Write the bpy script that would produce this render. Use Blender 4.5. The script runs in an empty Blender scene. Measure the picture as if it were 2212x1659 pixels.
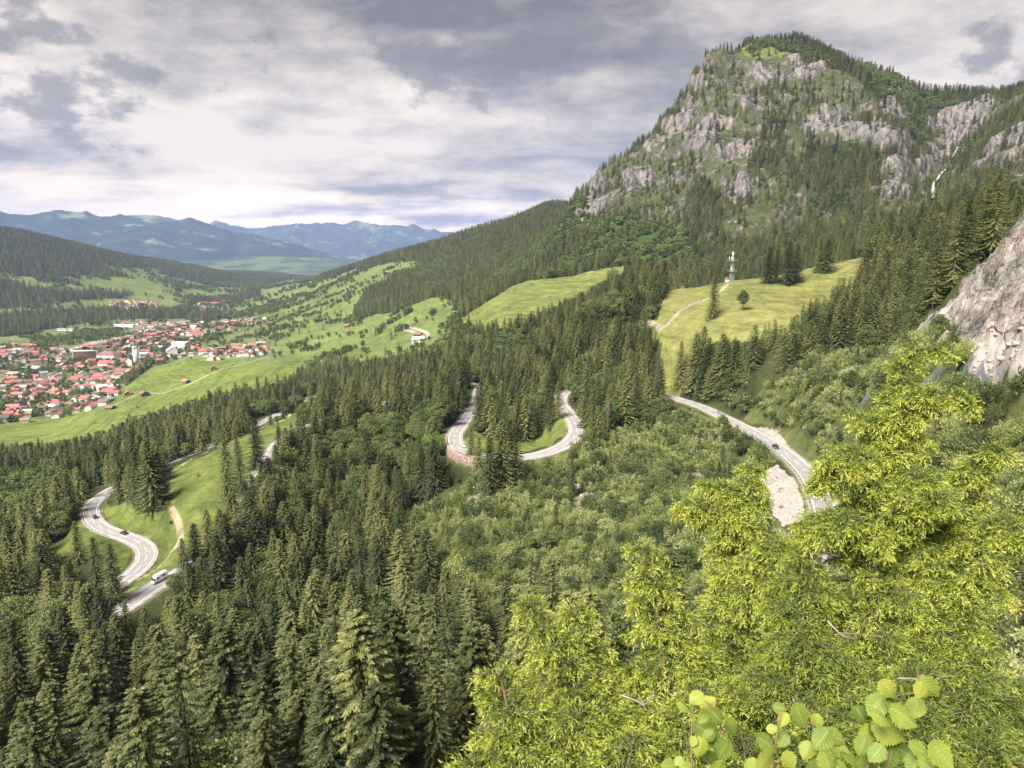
import bpy, math, random
import numpy as np
random.seed(7); RS = np.random.RandomState(7)
SC = bpy.context.scene
COL = SC.collection
# ------------------------------------------------------------------ camera, world, sun
F = 2212*24/36.0; PITCH = math.radians(11.29); CP, SP = math.cos(PITCH), math.sin(PITCH)
ZC = 300.0
cam_d = bpy.data.cameras.new('camera'); cam = bpy.data.objects.new('camera', cam_d); COL.objects.link(cam)
cam_d.lens = 24; cam_d.sensor_width = 36; cam_d.clip_start = 0.05; cam_d.clip_end = 60000
cam.location = (0, 0, ZC); cam.rotation_euler = (math.radians(90)-PITCH, 0, 0)
SC.camera = cam
SC.view_settings.view_transform = 'Standard'; SC.view_settings.look = 'None'
SC.view_settings.exposure = 1.25; SC.view_settings.gamma = 1.0
SC.cycles.use_denoising = True
SC.cycles.max_bounces = 5; SC.cycles.diffuse_bounces = 3; SC.cycles.transmission_bounces = 2
SC.cycles.volume_bounces = 0; SC.cycles.transparent_max_bounces = 4
SC.cycles.sample_clamp_indirect = 5
SUN_EL, SUN_AZ = math.radians(50), math.radians(-138)      # azimuth from +Y towards +X
sun_d = bpy.data.lights.new('sun', 'SUN'); sun_d.energy = 4.9; sun_d.angle = math.radians(32)
sun_d.color = (1.0, 0.955, 0.88)
sun = bpy.data.objects.new('sun', sun_d); COL.objects.link(sun)
sun.rotation_euler = (math.pi/2-SUN_EL, 0, math.pi-SUN_AZ)

def N(nt, typ, **kw):
    n = nt.nodes.new(typ)
    for k, v in kw.items():
        if k.startswith('i_'): n.inputs[int(k[2:])].default_value = v
        else: setattr(n, k, v)
    return n
def L(nt, a, ao, b, bi): nt.links.new(a.outputs[ao], b.inputs[bi])

def math_n(nt, op, a, b=None, clamp=False):
    n = nt.nodes.new('ShaderNodeMath'); n.operation = op; n.use_clamp = clamp
    for i, s in enumerate((a, b)):
        if s is None: continue
        if isinstance(s, (int, float)): n.inputs[i].default_value = s
        else: nt.links.new(s, n.inputs[i])
    return n.outputs[0]
def mix_n(nt, fac, a, b, blend='MIX'):
    n = nt.nodes.new('ShaderNodeMix'); n.data_type = 'RGBA'; n.blend_type = blend; n.clamp_factor = True
    for idx, s in ((0, fac), (6, a), (7, b)):
        if isinstance(s, (int, float)): n.inputs[idx].default_value = s
        elif isinstance(s, tuple): n.inputs[idx].default_value = s if len(s) == 4 else (*s, 1)
        else: nt.links.new(s, n.inputs[idx])
    return n.outputs[2]
def noise_n(nt, vec, scale, detail=4, rough=0.55, dist=0.0, dim='3D'):
    n = nt.nodes.new('ShaderNodeTexNoise'); n.noise_dimensions = dim
    n.inputs['Scale'].default_value = scale; n.inputs['Detail'].default_value = detail
    n.inputs['Roughness'].default_value = rough; n.inputs['Distortion'].default_value = dist
    if vec is not None: nt.links.new(vec, n.inputs['Vector'])
    return n.outputs[0]
def ramp_n(nt, fac, stops, interp='LINEAR'):
    n = nt.nodes.new('ShaderNodeValToRGB'); cr = n.color_ramp; cr.interpolation = interp
    while len(cr.elements) < len(stops): cr.elements.new(0.5)
    for e, (p, c) in zip(cr.elements, stops):
        e.position = p; e.color = (*c, 1) if len(c) == 3 else c
    nt.links.new(fac, n.inputs[0]); return n.outputs[0]
def maprange(nt, v, a, b, c=0.0, d=1.0, smooth=True):
    n = nt.nodes.new('ShaderNodeMapRange'); n.interpolation_type = 'SMOOTHSTEP' if smooth else 'LINEAR'
    nt.links.new(v, n.inputs[0])
    for i, x in enumerate((a, b, c, d)): n.inputs[1+i].default_value = x
    return n.outputs[0]

w = bpy.data.worlds.new('World'); SC.world = w; w.use_nodes = True
nt = w.node_tree; nt.nodes.clear(); SKX, SKY = 0.3, 7.7
geo = N(nt, 'ShaderNodeTexCoord')
sep = N(nt, 'ShaderNodeSeparateXYZ'); L(nt, geo, 'Generated', sep, 0)
X, Y, Z = sep.outputs
zz = math_n(nt, 'ADD', math_n(nt, 'MAXIMUM', Z, 0.0), 0.13)
comb = N(nt, 'ShaderNodeCombineXYZ')
nt.links.new(math_n(nt, 'DIVIDE', X, zz), comb.inputs[0]); nt.links.new(math_n(nt, 'DIVIDE', Y, zz), comb.inputs[1])
comb.inputs[2].default_value = 3.7
P2 = comb.outputs[0]
mapn = N(nt, 'ShaderNodeMapping'); nt.links.new(P2, mapn.inputs[0]); mapn.inputs['Rotation'].default_value = (0, 0, math.radians(-24))
mapn.inputs['Scale'].default_value = (0.70, 1.05, 1); mapn.inputs['Location'].default_value = (SKX, SKY, 0)
big = noise_n(nt, mapn.outputs[0], 0.62, 2, 0.5, 0.2)
mid = noise_n(nt, mapn.outputs[0], 1.35, 7, 0.56, 0.25)
map2 = N(nt, 'ShaderNodeMapping'); nt.links.new(geo.outputs['Generated'], map2.inputs[0]); map2.inputs['Scale'].default_value = (1.0, 1.0, 2.1)
puff = noise_n(nt, map2.outputs[0], 6.5, 10, 0.66, 0.1)
d = math_n(nt, 'ADD', math_n(nt, 'MULTIPLY', big, 0.34), math_n(nt, 'MULTIPLY', mid, 0.40))
d = math_n(nt, 'ADD', d, math_n(nt, 'MULTIPLY', puff, 0.30)); d = math_n(nt, 'SUBTRACT', d, 0.02)            # about 0.5 on average
up = maprange(nt, Z, 0.03, 0.55, 0, 1, False)               # heavier cloud overhead
d = math_n(nt, 'ADD', d, math_n(nt, 'MULTIPLY', math_n(nt, 'SUBTRACT', up, 0.5), 0.10))
cloud = ramp_n(nt, d, [(0.39, (1.04, 0.90, 0.76)), (0.44, (0.76, 0.67, 0.58)), (0.485, (0.55, 0.49, 0.43)), (0.525, (0.36, 0.325, 0.295)), (0.575, (0.205, 0.188, 0.175))])
# ragged darker scud below the deck
mp3 = N(nt, 'ShaderNodeMapping'); nt.links.new(geo.outputs['Generated'], mp3.inputs[0]); mp3.inputs['Scale'].default_value = (1.0, 1.0, 1.7); mp3.inputs['Location'].default_value = (1.7, 0.4, 0.2)
scud = noise_n(nt, mp3.outputs[0], 4.2, 9, 0.62, 0.1)
cloud = mix_n(nt, maprange(nt, scud, 0.55, 0.62, 0, 0.75), cloud, (0.235, 0.216, 0.202))
# warm break in the cloud low over the far range
gx = math_n(nt, 'MULTIPLY', math_n(nt, 'ADD', X, 0.27), 2.0)
g = math_n(nt, 'SUBTRACT', 1.0, math_n(nt, 'MULTIPLY', gx, gx), True)
gz = maprange(nt, Z, 0.015, 0.12, 1.0, 0)
lowc = maprange(nt, d, 0.42, 0.54, 1, 0.1)
glow = math_n(nt, 'MULTIPLY', math_n(nt, 'MULTIPLY', g, gz), lowc, True)
cloud = mix_n(nt, maprange(nt, Z, 0.16, 0.02, 0, 1), cloud, mix_n(nt, 1.0, cloud, (1.18, 1.08, 0.94), 'MULTIPLY'))
colr = mix_n(nt, glow, cloud, (2.6, 2.0, 1.3))
sky = N(nt, 'ShaderNodeTexSky'); sky.sky_type = 'NISHITA'; sky.sun_disc = False
sky.sun_elevation = SUN_EL; sky.sun_rotation = SUN_AZ; sky.altitude = 1100
bg1 = N(nt, 'ShaderNodeBackground'); L(nt, sky, 0, bg1, 0); bg1.inputs[1].default_value = 0.08
bg2 = N(nt, 'ShaderNodeBackground'); nt.links.new(colr, bg2.inputs[0]); bg2.inputs[1].default_value = 0.46
ms = N(nt, 'ShaderNodeMixShader'); ms.inputs[0].default_value = 0.95
L(nt, bg1, 0, ms, 1); L(nt, bg2, 0, ms, 2)
wo = N(nt, 'ShaderNodeOutputWorld'); L(nt, ms, 0, wo, 0)

# ------------------------------------------------------------------ measuring helpers (2212 x 1659 survey grid)
def ray(u, v):
    xr = (np.asarray(u, float)-1106)/F; yr = (829.5-np.asarray(v, float))/F
    return xr, CP+yr*SP, -SP+yr*CP
def PT(u, v, r):
    x, y, z = ray(u, v); h = np.hypot(x, y)
    return np.array([x*r/h, y*r/h, ZC+z*r/h])
def proj(x, y, z):
    z = z-ZC; fw = y*CP-z*SP; up = y*SP+z*CP; fw = np.maximum(fw, 1e-3)
    return 1106+F*x/fw, 829.5-F*up/fw
def inpoly(u, v, poly):
    c = np.zeros(u.shape, bool); n = len(poly)
    for i in range(n):
        x0, y0 = poly[i]; x1, y1 = poly[(i+1) % n]
        if y0 == y1: continue
        t = ((y0 > v) != (y1 > v)) & (u < (x1-x0)*(v-y0)/(y1-y0)+x0)
        c ^= t
    return c

def _h(ix, iy, s):
    n = (ix.astype(np.int64)*374761393+iy.astype(np.int64)*668265263+s*1442695041) & 0xffffffff
    n = ((n ^ (n >> 13))*1274126177) & 0xffffffff
    return ((n ^ (n >> 16)) & 0xffff)/65535.0
def vnoise(x, y, s=0):
    ix = np.floor(x); iy = np.floor(y); fx = x-ix; fy = y-iy
    fx = fx*fx*fx*(fx*(fx*6-15)+10); fy = fy*fy*fy*(fy*(fy*6-15)+10)
    a = _h(ix, iy, s); b = _h(ix+1, iy, s); c = _h(ix, iy+1, s); e = _h(ix+1, iy+1, s)
    return (a*(1-fx)+b*fx)*(1-fy)+(c*(1-fx)+e*fx)*fy*1.0
def fbm(x, y, oct=4, s=0, g=0.5):
    t = 0; a = 1; n = 0
    for i in range(oct):
        t = t+a*(vnoise(x, y, s+i*17)*2-1); n += a; a *= g
        x, y = x*2.03*0.94+y*0.68, y*2.03*0.94-x*0.68
    return t/n
def ridged(x, y, oct=4, s=0, g=0.5):
    t = 0; a = 1; n = 0
    for i in range(oct):
        t = t+a*(1-2*np.abs(vnoise(x, y, s+i*31)*2-1)); n += a; a *= g
        x, y = x*2.03*0.94+y*0.68, y*2.03*0.94-x*0.68
    return t/n
def sstep(a, b, x):
    t = np.clip((x-a)/(b-a), 0, 1); return t*t*(3-2*t)

# ------------------------------------------------------------------ terrain survey: (u, v, distance, height of canopy to subtract)
ROAD_PTS = [  # the pass road from the valley up to the viewer
 [(720,845,860),(670,858,770),(640,872,720),(600,895,665),(565,912,630),(510,940,590),(450,965,548),(370,1003,500),(300,1030,470),(243,1058,446),(208,1080,420),(194,1103,398),(203,1128,378),(232,1146,358),(270,1158,343),(303,1174,330),(318,1195,316),(308,1218,302),(285,1243,292),(250,1262,284),(200,1300,272),(185,1338,256),(225,1335,250),(280,1297,255),(330,1272,262),(385,1240,268),(440,1205,275),(480,1178,283),(500,1140,297),(530,1085,320),(558,1040,342),(578,1000,362),(600,960,385),(660,925,405),(760,890,430),(870,862,458),(950,840,492),(1000,828,512),(1030,834,505),(1034,852,474),(1024,878,440),(1010,900,410),(996,918,378),(982,940,352),(986,962,330),(1012,980,316),(1060,987,309),(1120,989,306),(1180,978,312),(1225,958,326),(1245,935,344),(1241,912,364),(1225,890,384),(1210,868,410),(1222,848,438),(1262,836,452),(1320,834,448),(1390,842,430),(1450,858,408),(1510,877,382),(1560,900,352),(1610,925,325),(1660,953,301),(1705,985,278),(1745,1025,252),(1768,1065,228),(1785,1110,205),(1790,1170,180),(1785,1260,150)],
]
CPTS = [(u, v, r, 0) for (u, v, r) in ROAD_PTS[0][::2]] + [
 # near slope under the viewpoint
 (300,1450,195,18),(100,1350,230,18),(40,1250,290,18),(0,1150,360,18),(120,1130,370,12),(200,1200,320,0),(280,1120,345,0),(350,1180,300,0),(420,1080,330,0),(480,980,420,0),(560,960,400,0),(620,910,560,0),(540,930,560,0),(300,1560,165,18),(60,1600,170,18),
 (700,1100,290,20),(700,1350,190,20),(900,1050,290,20),(900,1300,200,20),(900,1500,140,22),(1106,1480,150,22),(600,1480,160,22),(1106,1120,235,4),(1200,1050,265,3),(1350,1050,250,3),(1500,1000,270,3),(1450,1150,200,3),(1250,1200,190,3),(1600,1000,290,3),(1000,1180,215,3),(1560,1180,175,3),(1650,1110,205,0),(1700,1300,135,2),(1600,1400,110,2),(1400,1350,140,3),
 (1900,1200,125,2),(2100,1230,100,1),(2212,1250,92,1),(2000,1100,150,2),(2150,1000,170,2),(1900,1000,215,2),(2100,900,190,2),(1850,900,260,2),(1750,870,290,2),(1650,870,335,0),(1900,800,262,2),(2100,820,200,1),(2212,800,175,0),(2000,1400,80,1),(2212,1500,70,1),
 # rock shoulder, right edge
 (1975,728,262,0),(2060,650,262,0),(2130,570,262,0),(2212,480,262,0),(2212,640,222,0),(2100,740,225,0),(2180,800,180,0),
 (2290,400,262,0),(2350,600,215,0),(2400,900,150,0),
 (2130,640,330,0),(2212,600,330,0),(2290,560,340,0),
 # forest terrace in the middle
 (800,900,480,20),(900,850,560,20),(1000,790,600,22),(850,800,700,22),(1000,740,700,22),(1150,760,600,22),(1150,700,720,22),(1250,800,480,24),(1300,695,520,0),(1420,690,490,0),(1220,690,560,0),(1180,900,370,14),(1100,870,420,20),(640,800,900,20),(500,860,740,20),(300,930,640,20),(150,980,560,20),(0,1000,560,20),(0,965,800,20),(250,930,820,18),(150,1040,460,20),(1330,850,400,12),(1400,780,440,8),
 # sunny meadow with the mast
 (1440,625,590,0),(1580,607,562,0),(1750,585,560,0),(1870,562,565,0),(1540,685,442,0),(1604,668,452,0),(1430,780,430,0),(1430,700,470,0),(1600,740,400,0),(1540,840,372,0),(1700,700,410,0),(1750,770,335,4),(1900,700,340,14),(1950,730,300,10),(1800,640,480,8),(1480,820,395,0),(1620,800,350,2),
 # crest of that meadow then the dip behind
 (1440,660,720,0),(1580,650,720,0),(1750,640,720,0),(1870,620,740,0),(1300,640,720,0),
 # forested rib before the mountain, right
 (2212,398,600,20),(2290,360,600,20),(2000,458,620,20),(1880,500,600,18),(1800,516,620,20),(1680,550,640,20),(2100,480,480,20),(2000,560,440,20),(2212,470,430,20),(1900,590,450,18),(2350,400,430,20),
 (2212,450,760,0),(2000,500,780,0),(1800,560,780,0),(2350,440,760,0),
 # diagonal meadow
 (1100,650,850,0),(1300,607,930,0),(1010,690,830,0),(1180,605,960,0),(1060,700,800,0),(1200,680,790,0),(1350,590,960,0),(1200,720,680,10),
 # mountain foot and face
 (1400,590,930,15),(1500,560,960,15),(1500,600,880,15),(1650,560,900,15),(1650,500,980,15),(1800,500,930,15),(1950,465,960,10),(2010,440,1120,0),
 (1240,540,1080,15),(1250,482,1180,0),(1245,425,1260,0),(1330,350,1300,0),(1400,305,1320,0),(1445,262,1350,0),(1490,195,1400,0),(1520,140,1430,0),(1560,112,1460,0),(1640,92,1500,0),(1720,92,1510,0),(1800,125,1520,0),(1880,158,1540,0),(1960,190,1560,0),(2060,205,1600,0),(2130,200,1620,0),(2212,198,1640,0),(2300,190,1650,0),
 (1400,440,1140,10),(1400,380,1210,0),(1500,400,1140,10),(1500,300,1260,0),(1600,400,1110,8),(1600,250,1290,0),(1600,160,1410,0),(1700,330,1200,0),(1700,200,1370,0),(1750,420,1060,8),(1850,400,1060,8),(1850,300,1190,0),(1850,220,1330,0),(1940,300,1200,0),(1960,230,1400,0),(1980,290,1420,0),(1940,420,1030,0),(2050,350,1330,0),(2040,260,1500,0),(2100,300,1430,0),(2150,240,1500,0),(2100,420,980,0),(2150,340,1120,0),(2212,290,1250,0),(2212,370,960,0),(2300,260,1280,0),(2350,350,1000,0),
 # behind the skyline
 (1245,520,1500,0),(1330,450,1600,0),(1450,380,1700,0),(1560,260,1750,0),(1720,240,1800,0),(1900,300,1850,0),(2100,330,1900,0),(2300,330,1900,0),
 (1700,500,3000,0),(2200,500,3000,0),(1400,540,3500,0),(1700,560,9000,0),(2200,560,9000,0),
 # long forested shoulder beyond
 (1195,432,2200,12),(1150,450,2300,12),(1100,472,2400,12),(1050,487,2550,12),(1000,503,2700,12),(960,518,2850,12),(900,532,3000,12),(850,545,3100,12),(800,562,3200,12),(740,580,3400,12),(680,600,3600,12),
 (1150,520,1600,15),(1100,560,1400,15),(1150,600,1060,10),(1000,600,1500,15),(1050,560,1600,15),(1000,560,1900,15),(950,560,2200,12),(1000,655,1080,10),(930,640,1300,0),(870,665,1350,5),(900,600,1800,12),(860,575,2400,0),(800,620,2000,0),(760,690,1650,0),(780,640,1950,5),(700,640,2500,0),(740,610,2700,5),(650,640,2900,0),
 (1100,550,3500,0),(1000,560,4000,0),(900,575,4500,0),(1200,500,3000,0),(1100,560,9000,0),(800,590,5000,0),
 # pastures between the town and the road
 (905,737,1000,0),(960,710,1010,0),(830,750,1050,0),(980,690,1000,0),(900,690,1180,0),(820,700,1350,0),(760,745,1200,0),(640,740,1480,0),(560,800,1170,0),(700,700,1700,0),(600,700,2150,0),(500,715,2150,0),(460,740,1900,0),(760,665,1900,0),(640,680,2300,0),(560,745,1650,0),(480,775,1500,0),(400,776,1490,0),(330,800,1450,0),(400,830,1270,0),(300,850,1260,0),(235,880,1180,0),(480,830,1130,0),(700,790,1050,8),(0,905,1290,0),(0,950,1090,0),(120,945,1050,0),(260,920,1010,0),(380,870,1060,0),(100,900,1280,0),
 # valley floor
 (150,885,1330,0),(50,860,1420,0),(200,820,1560,0),(100,790,1760,0),(290,775,1850,0),(380,790,1750,0),(0,770,1880,0),(200,740,2050,0),(0,720,2450,0),(350,715,2330,0),(100,700,2700,0),(450,710,2300,0),(520,690,2520,0),(300,670,3050,0),(0,680,3000,0),(450,662,3200,0),(200,655,3300,0),(560,650,3400,0),(400,640,3800,0),(560,620,4800,0),(620,600,6600,0),(500,600,7200,0),(650,585,10500,0),(500,585,10500,0),(300,585,11000,0),(0,585,11500,0),(-200,590,11500,0),(800,583,11500,0),
 # wooded spur on the far left
 (0,655,3200,8),(150,640,3300,8),(0,600,3600,0),(150,600,3700,0),(250,615,3700,0),(350,620,3900,0),(0,560,4000,8),(0,497,4600,8),(60,507,4600,8),(130,520,4700,8),(200,537,4900,8),(270,552,5200,8),(340,562,5600,8),(420,574,6400,8),(520,587,7500,8),(200,575,4200,8),(300,585,4500,0),(400,600,4800,0),(480,615,4700,0),
 (0,560,6500,0),(200,575,7000,0),(350,580,8000,0),(-150,560,6500,0),(-150,470,4500,8),(-150,600,3500,8),(-150,700,2900,0),(-150,900,1300,0),(-150,1100,500,15),(-150,1400,260,15),
]
pts = np.array(CPTS, float)
px, py, pz = PT(pts[:, 0], pts[:, 1], pts[:, 2]); pz = pz-pts[:, 3]
pr = pts[:, 2]
# ground right under and beside the viewpoint (distance, azimuth in degrees, height below the lens)
NEAR = [(0.5, a, 1.7) for a in (-50, 0, 50)] + [(2, a, 2.2) for a in (-50, -15, 20, 50)] + [(6, -40, 7), (6, 0, 6), (6, 35, 4.5), (6, 55, 4), (15, -40, 20), (15, 0, 18), (15, 35, 13), (15, 55, 10), (45, -45, 58), (45, -15, 55), (45, 10, 48), (45, 33, 30), (45, 50, 22), (90, -45, 92), (90, -15, 82), (90, 10, 76), (90, 26, 58)]
na = np.radians([n[1] for n in NEAR]); nr = np.array([n[0] for n in NEAR], float); nz = -np.array([n[2] for n in NEAR])
AZ = np.concatenate([np.arctan2(px, py), na]); LR = np.log(np.concatenate([pr, nr]))
EL = np.concatenate([(pz-ZC)/pr, nz/nr])
KA = 2.6
EL0 = EL.copy()
def phi(d2): return np.sqrt(d2+0.0004)
nP = len(AZ)
A = phi((KA*(AZ[:, None]-AZ[None]))**2+(LR[:, None]-LR[None])**2)
A -= np.eye(nP)*0.004*1.0
Q = np.stack([np.ones(nP), AZ, LR], 1)
M = np.zeros((nP+3, nP+3)); M[:nP, :nP] = A; M[:nP, nP:] = Q; M[nP:, :nP] = Q.T
sol = np.linalg.solve(M, np.concatenate([EL, np.zeros(3)]))
wts, aff = sol[:nP], sol[nP:]
rows = np.concatenate([np.exp(np.linspace(math.log(0.5), math.log(60), 50, endpoint=False)), np.exp(np.linspace(math.log(60), math.log(700), 520, endpoint=False)),
    np.exp(np.linspace(math.log(700), math.log(1750), 340, endpoint=False)), np.exp(np.linspace(math.log(1750), math.log(12500), 190))])
cols = np.concatenate([np.linspace(-75, -44, 16, endpoint=False), np.linspace(-44, 44, 860), np.linspace(44, 75, 17)[1:]])*math.pi/180
LRW = np.log(rows)
# coarse evaluation of the smooth surface, then bilinear refinement
lr_c = np.linspace(LRW[0], LRW[-1], 420); az_c = np.linspace(cols[0], cols[-1], 260)
GA, GL = np.meshgrid(az_c, lr_c); ga = GA.ravel(); gl = GL.ravel(); out = np.zeros(ga.shape)
for i in range(0, len(ga), 20000):
    s = slice(i, i+20000)
    out[s] = phi((KA*(ga[s, None]-AZ[None]))**2+(gl[s, None]-LR[None])**2) @ wts + aff[0]+aff[1]*ga[s]+aff[2]*gl[s]
EC = out.reshape(GA.shape)
def bil(G, fi, fj):
    i = np.clip(np.floor(fi).astype(int), 0, G.shape[0]-2); j = np.clip(np.floor(fj).astype(int), 0, G.shape[1]-2)
    a = np.clip(fi-i, 0, 1); b = np.clip(fj-j, 0, 1)
    return (G[i, j]*(1-b)+G[i, j+1]*b)*(1-a)+(G[i+1, j]*(1-b)+G[i+1, j+1]*b)*a
AA, RR = np.meshgrid(cols, rows)
E = bil(EC, (np.log(RR)-lr_c[0])/(lr_c[1]-lr_c[0]), (AA-az_c[0])/(az_c[1]-az_c[0]))
TX = RR*np.sin(AA); TY = RR*np.cos(AA); TZ = ZC+E*RR
SMU, SMV = proj(TX, TY, TZ)      # where the smooth ground is seen from the viewpoint
# ------------------------------------------------------------------ land cover (surveyed outlines)
FOREST, MEADOW, BUSH, SCREE, VALLEY, CRAG, DENSE, ROCKF, LEAFY = range(9)
P_MEADOW = [
 ([(668,880),(600,903),(520,945),(450,983),(372,1010),(362,1060),(362,1100),(240,1085),(225,1075),(214,1095),(245,1130),(300,1150),(330,1180),(322,1215),(290,1250),(270,1290),(300,1285),(375,1250),(420,1205),(478,1160),(486,1105),(500,1060),(545,1040),(575,1000),(600,970),(640,925),(662,890)], 200, 800),
 ([(190,1120),(235,1155),(285,1180),(282,1205),(260,1240),(210,1235),(180,1200),(110,1200),(105,1180),(150,1160)], 200, 450),
 ([(1020,928),(1000,950),(1012,968),(1055,982),(1110,982),(1190,968),(1232,935),(1228,905),(1195,915),(1170,945),(1120,955),(1060,955)], 280, 400),
 ([(1440,618),(1580,600),(1750,578),(1870,555),(1915,570),(1850,620),(1780,670),(1700,725),(1620,735),(1560,735),(1500,760),(1460,830),(1425,830),(1425,790),(1430,740),(1350,730),(1290,725),(1300,705),(1420,690)], 330, 650),
 ([(1350,580),(1230,598),(1120,606),(1080,632),(1010,680),(960,720),(1060,715),(1180,685),(1215,655),(1300,625),(1352,600)], 640, 1100),
 ([(1460,838),(1530,850),(1620,875),(1640,900),(1610,905),(1550,880),(1450,855)], 300, 420),
 ([(1700,955),(1745,965),(1800,1010),(1780,1030),(1740,1000),(1680,960)], 200, 330),
 ([(-60,900),(100,905),(250,850),(330,790),(440,765),(700,800),(560,830),(500,860),(400,890),(250,960),(-60,990)], 1000, 1700),
]
P_SCREE = [
 ([(1632,1035),(1680,1015),(1722,1060),(1745,1135),(1690,1145),(1668,1100),(1640,1090)], 120, 300),
 ([(1618,884),(1700,903),(1738,942),(1700,957),(1650,925)], 250, 400),
 ([(2070,1215),(2140,1195),(2240,1225),(2240,1262),(2090,1250)], 60, 220),
 ([(1935,1085),(1985,1070),(1990,1110),(1945,1125)], 80, 260),
 ([(2075,750),(2230,740),(2240,830),(2090,840)], 120, 300),
 ([(1815,750),(1880,735),(1900,760),(1850,775)], 200, 340),
]
P_ROCK = [([(1965,728),(2025,690),(2080,630),(2130,575),(2175,500),(2230,455),(2420,330),(2500,820),(2225,815),(2190,790),(2165,765),(2060,740)], 120, 350)]
P_BUSH = [
 ([(850,1130),(960,1080),(1060,1040),(1110,1005),(1250,975),(1330,945),(1440,890),(1500,890),(1600,915),(1690,995),(1640,1040),(1660,1100),(1700,1160),(1760,1250),(1560,1400),(1400,1400),(1250,1370),(1100,1330),(960,1290),(880,1200)], 90, 400),
 ([(1612,850),(1612,800),(1690,750),(1760,745),(1950,735),(2000,735),(2300,700),(2400,1700),(1600,1700),(1500,1400),(1640,1250),(1800,1180),(1795,1080),(1800,1000),(1740,945),(1640,880)], 50, 345),
]
P_VAL_FOREST = [
 ([(758,693),(780,650),(796,627),(850,600),(907,578),(905,562),(960,520),(1100,475),(1200,430),(1260,430),(1351,578),(1275,602),(1230,600),(1119,605),(1102,616),(1001,672),(975,668),(985,650),(935,640),(907,651),(852,672)], 850, 3200),
 ([(680,603),(740,578),(850,543),(960,515),(905,565),(850,568),(770,583),(700,603)], 2200, 4200),
 ([(-160,440),(0,490),(200,536),(420,572),(330,580),(240,575),(160,560),(290,600),(190,592),(130,600),(190,618),(130,612),(60,598),(-160,570)], 3000, 7000),
 ([(-160,590),(0,598),(60,618),(150,628),(285,632),(270,645),(180,650),(60,665),(-160,680)], 2600, 4300),
 ([(330,585),(420,574),(600,590),(640,600),(560,618),(450,612),(380,600)], 4500, 9000),
 ([(-60,690),(60,672),(250,668),(380,672),(420,655),(400,690),(290,690),(180,698),(60,722),(-60,730)], 2200, 3600),
 ([(380,655),(480,645),(560,628),(560,640),(470,660)], 3000, 5500),
 ([(400,690),(455,668),(500,682),(440,700)], 2200, 3200),
 ([(900,760),(880,800),(760,800),(700,830),(640,835),(640,800),(740,785),(830,772)], 850, 1060),
 ([(330,786),(380,765),(395,772),(340,800),(270,835),(262,828)], 1300, 1700),
]
P_MTN_DENSE = [
 ([(1180,610),(1200,560),(1240,520),(1300,465),(1380,465),(1450,490),(1530,515),(1640,520),(1700,490),(1760,500),(1850,470),(1950,455),(2000,470),(2300,420),(2300,640),(1180,640)], 800, 1400),
 ([(1740,330),(1850,300),(1905,340),(1900,430),(1850,470),(1740,440),(1730,380)], 900, 1400),
 ([(1590,95),(1670,80),(1740,90),(1800,120),(1960,190),(2240,180),(2240,230),(2130,215),(2040,240),(1980,250),(1945,210),(1900,215),(1820,170),(1740,150),(1690,120)], 1350, 2100),
 ([(1940,210),(2010,230),(2000,330),(1965,300)], 1150, 1600),
 ([(2060,340),(2130,270),(2225,220),(2240,250),(2150,320),(2075,385)], 1050, 1500),
 ([(1470,500),(1500,380),(1560,420),(1560,520)], 900, 1250),
 ([(1620,380),(1650,250),(1700,260),(1690,380)], 1050, 1350),
]
P_LEAFY = [([(1260,500),(1330,470),(1480,500),(1500,560),(1420,590),(1300,560)], 850, 1250), ([(1190,570),(1260,540),(1300,570),(1220,600)], 900, 1250)]
P_CLIFF = [  # pale limestone bands
 [(1240,470),(1250,415),(1300,395),(1325,420),(1290,450),(1255,495)], [(1390,310),(1480,225),(1495,240),(1470,290),(1400,330)],
 [(1475,290),(1530,270),(1570,250),(1590,270),(1540,300),(1530,330),(1480,325)], [(1580,215),(1630,190),(1640,215),(1600,240)], [(1700,140),(1780,140),(1790,170),(1720,180)],
 [(1730,270),(1780,245),(1900,255),(1970,230),(1965,300),(1900,320),(1830,300),(1740,315)], [(1600,310),(1690,260),(1700,290),(1640,345),(1600,350)],
 [(2000,260),(2060,225),(2140,215),(2150,240),(2090,290),(2050,330),(1990,380),(1980,330)], [(2150,260),(2300,220),(2300,400),(2150,380),(2100,370)],
 [(1880,190),(1925,200),(1965,260),(1965,400),(1930,400),(1930,300)], [(1540,340),(1600,310),(1620,330),(1560,380)], [(1340,390),(1400,350),(1410,380),(1350,420)], [(1620,160),(1690,150),(1700,175),(1640,190)],
 [(1500,130),(1530,120),(1520,180),(1480,240),(1490,170)], [(1560,420),(1620,380),(1640,410),(1590,440)], [(1860,390),(1930,350),(1990,420),(1960,440),(1880,430)],
]
P_GREEN = [[(1590,110),(1640,95),(1690,105),(1700,130),(1640,140),(1600,130)], [(1960,260),(2010,235),(2010,260),(1975,285)]]
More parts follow.
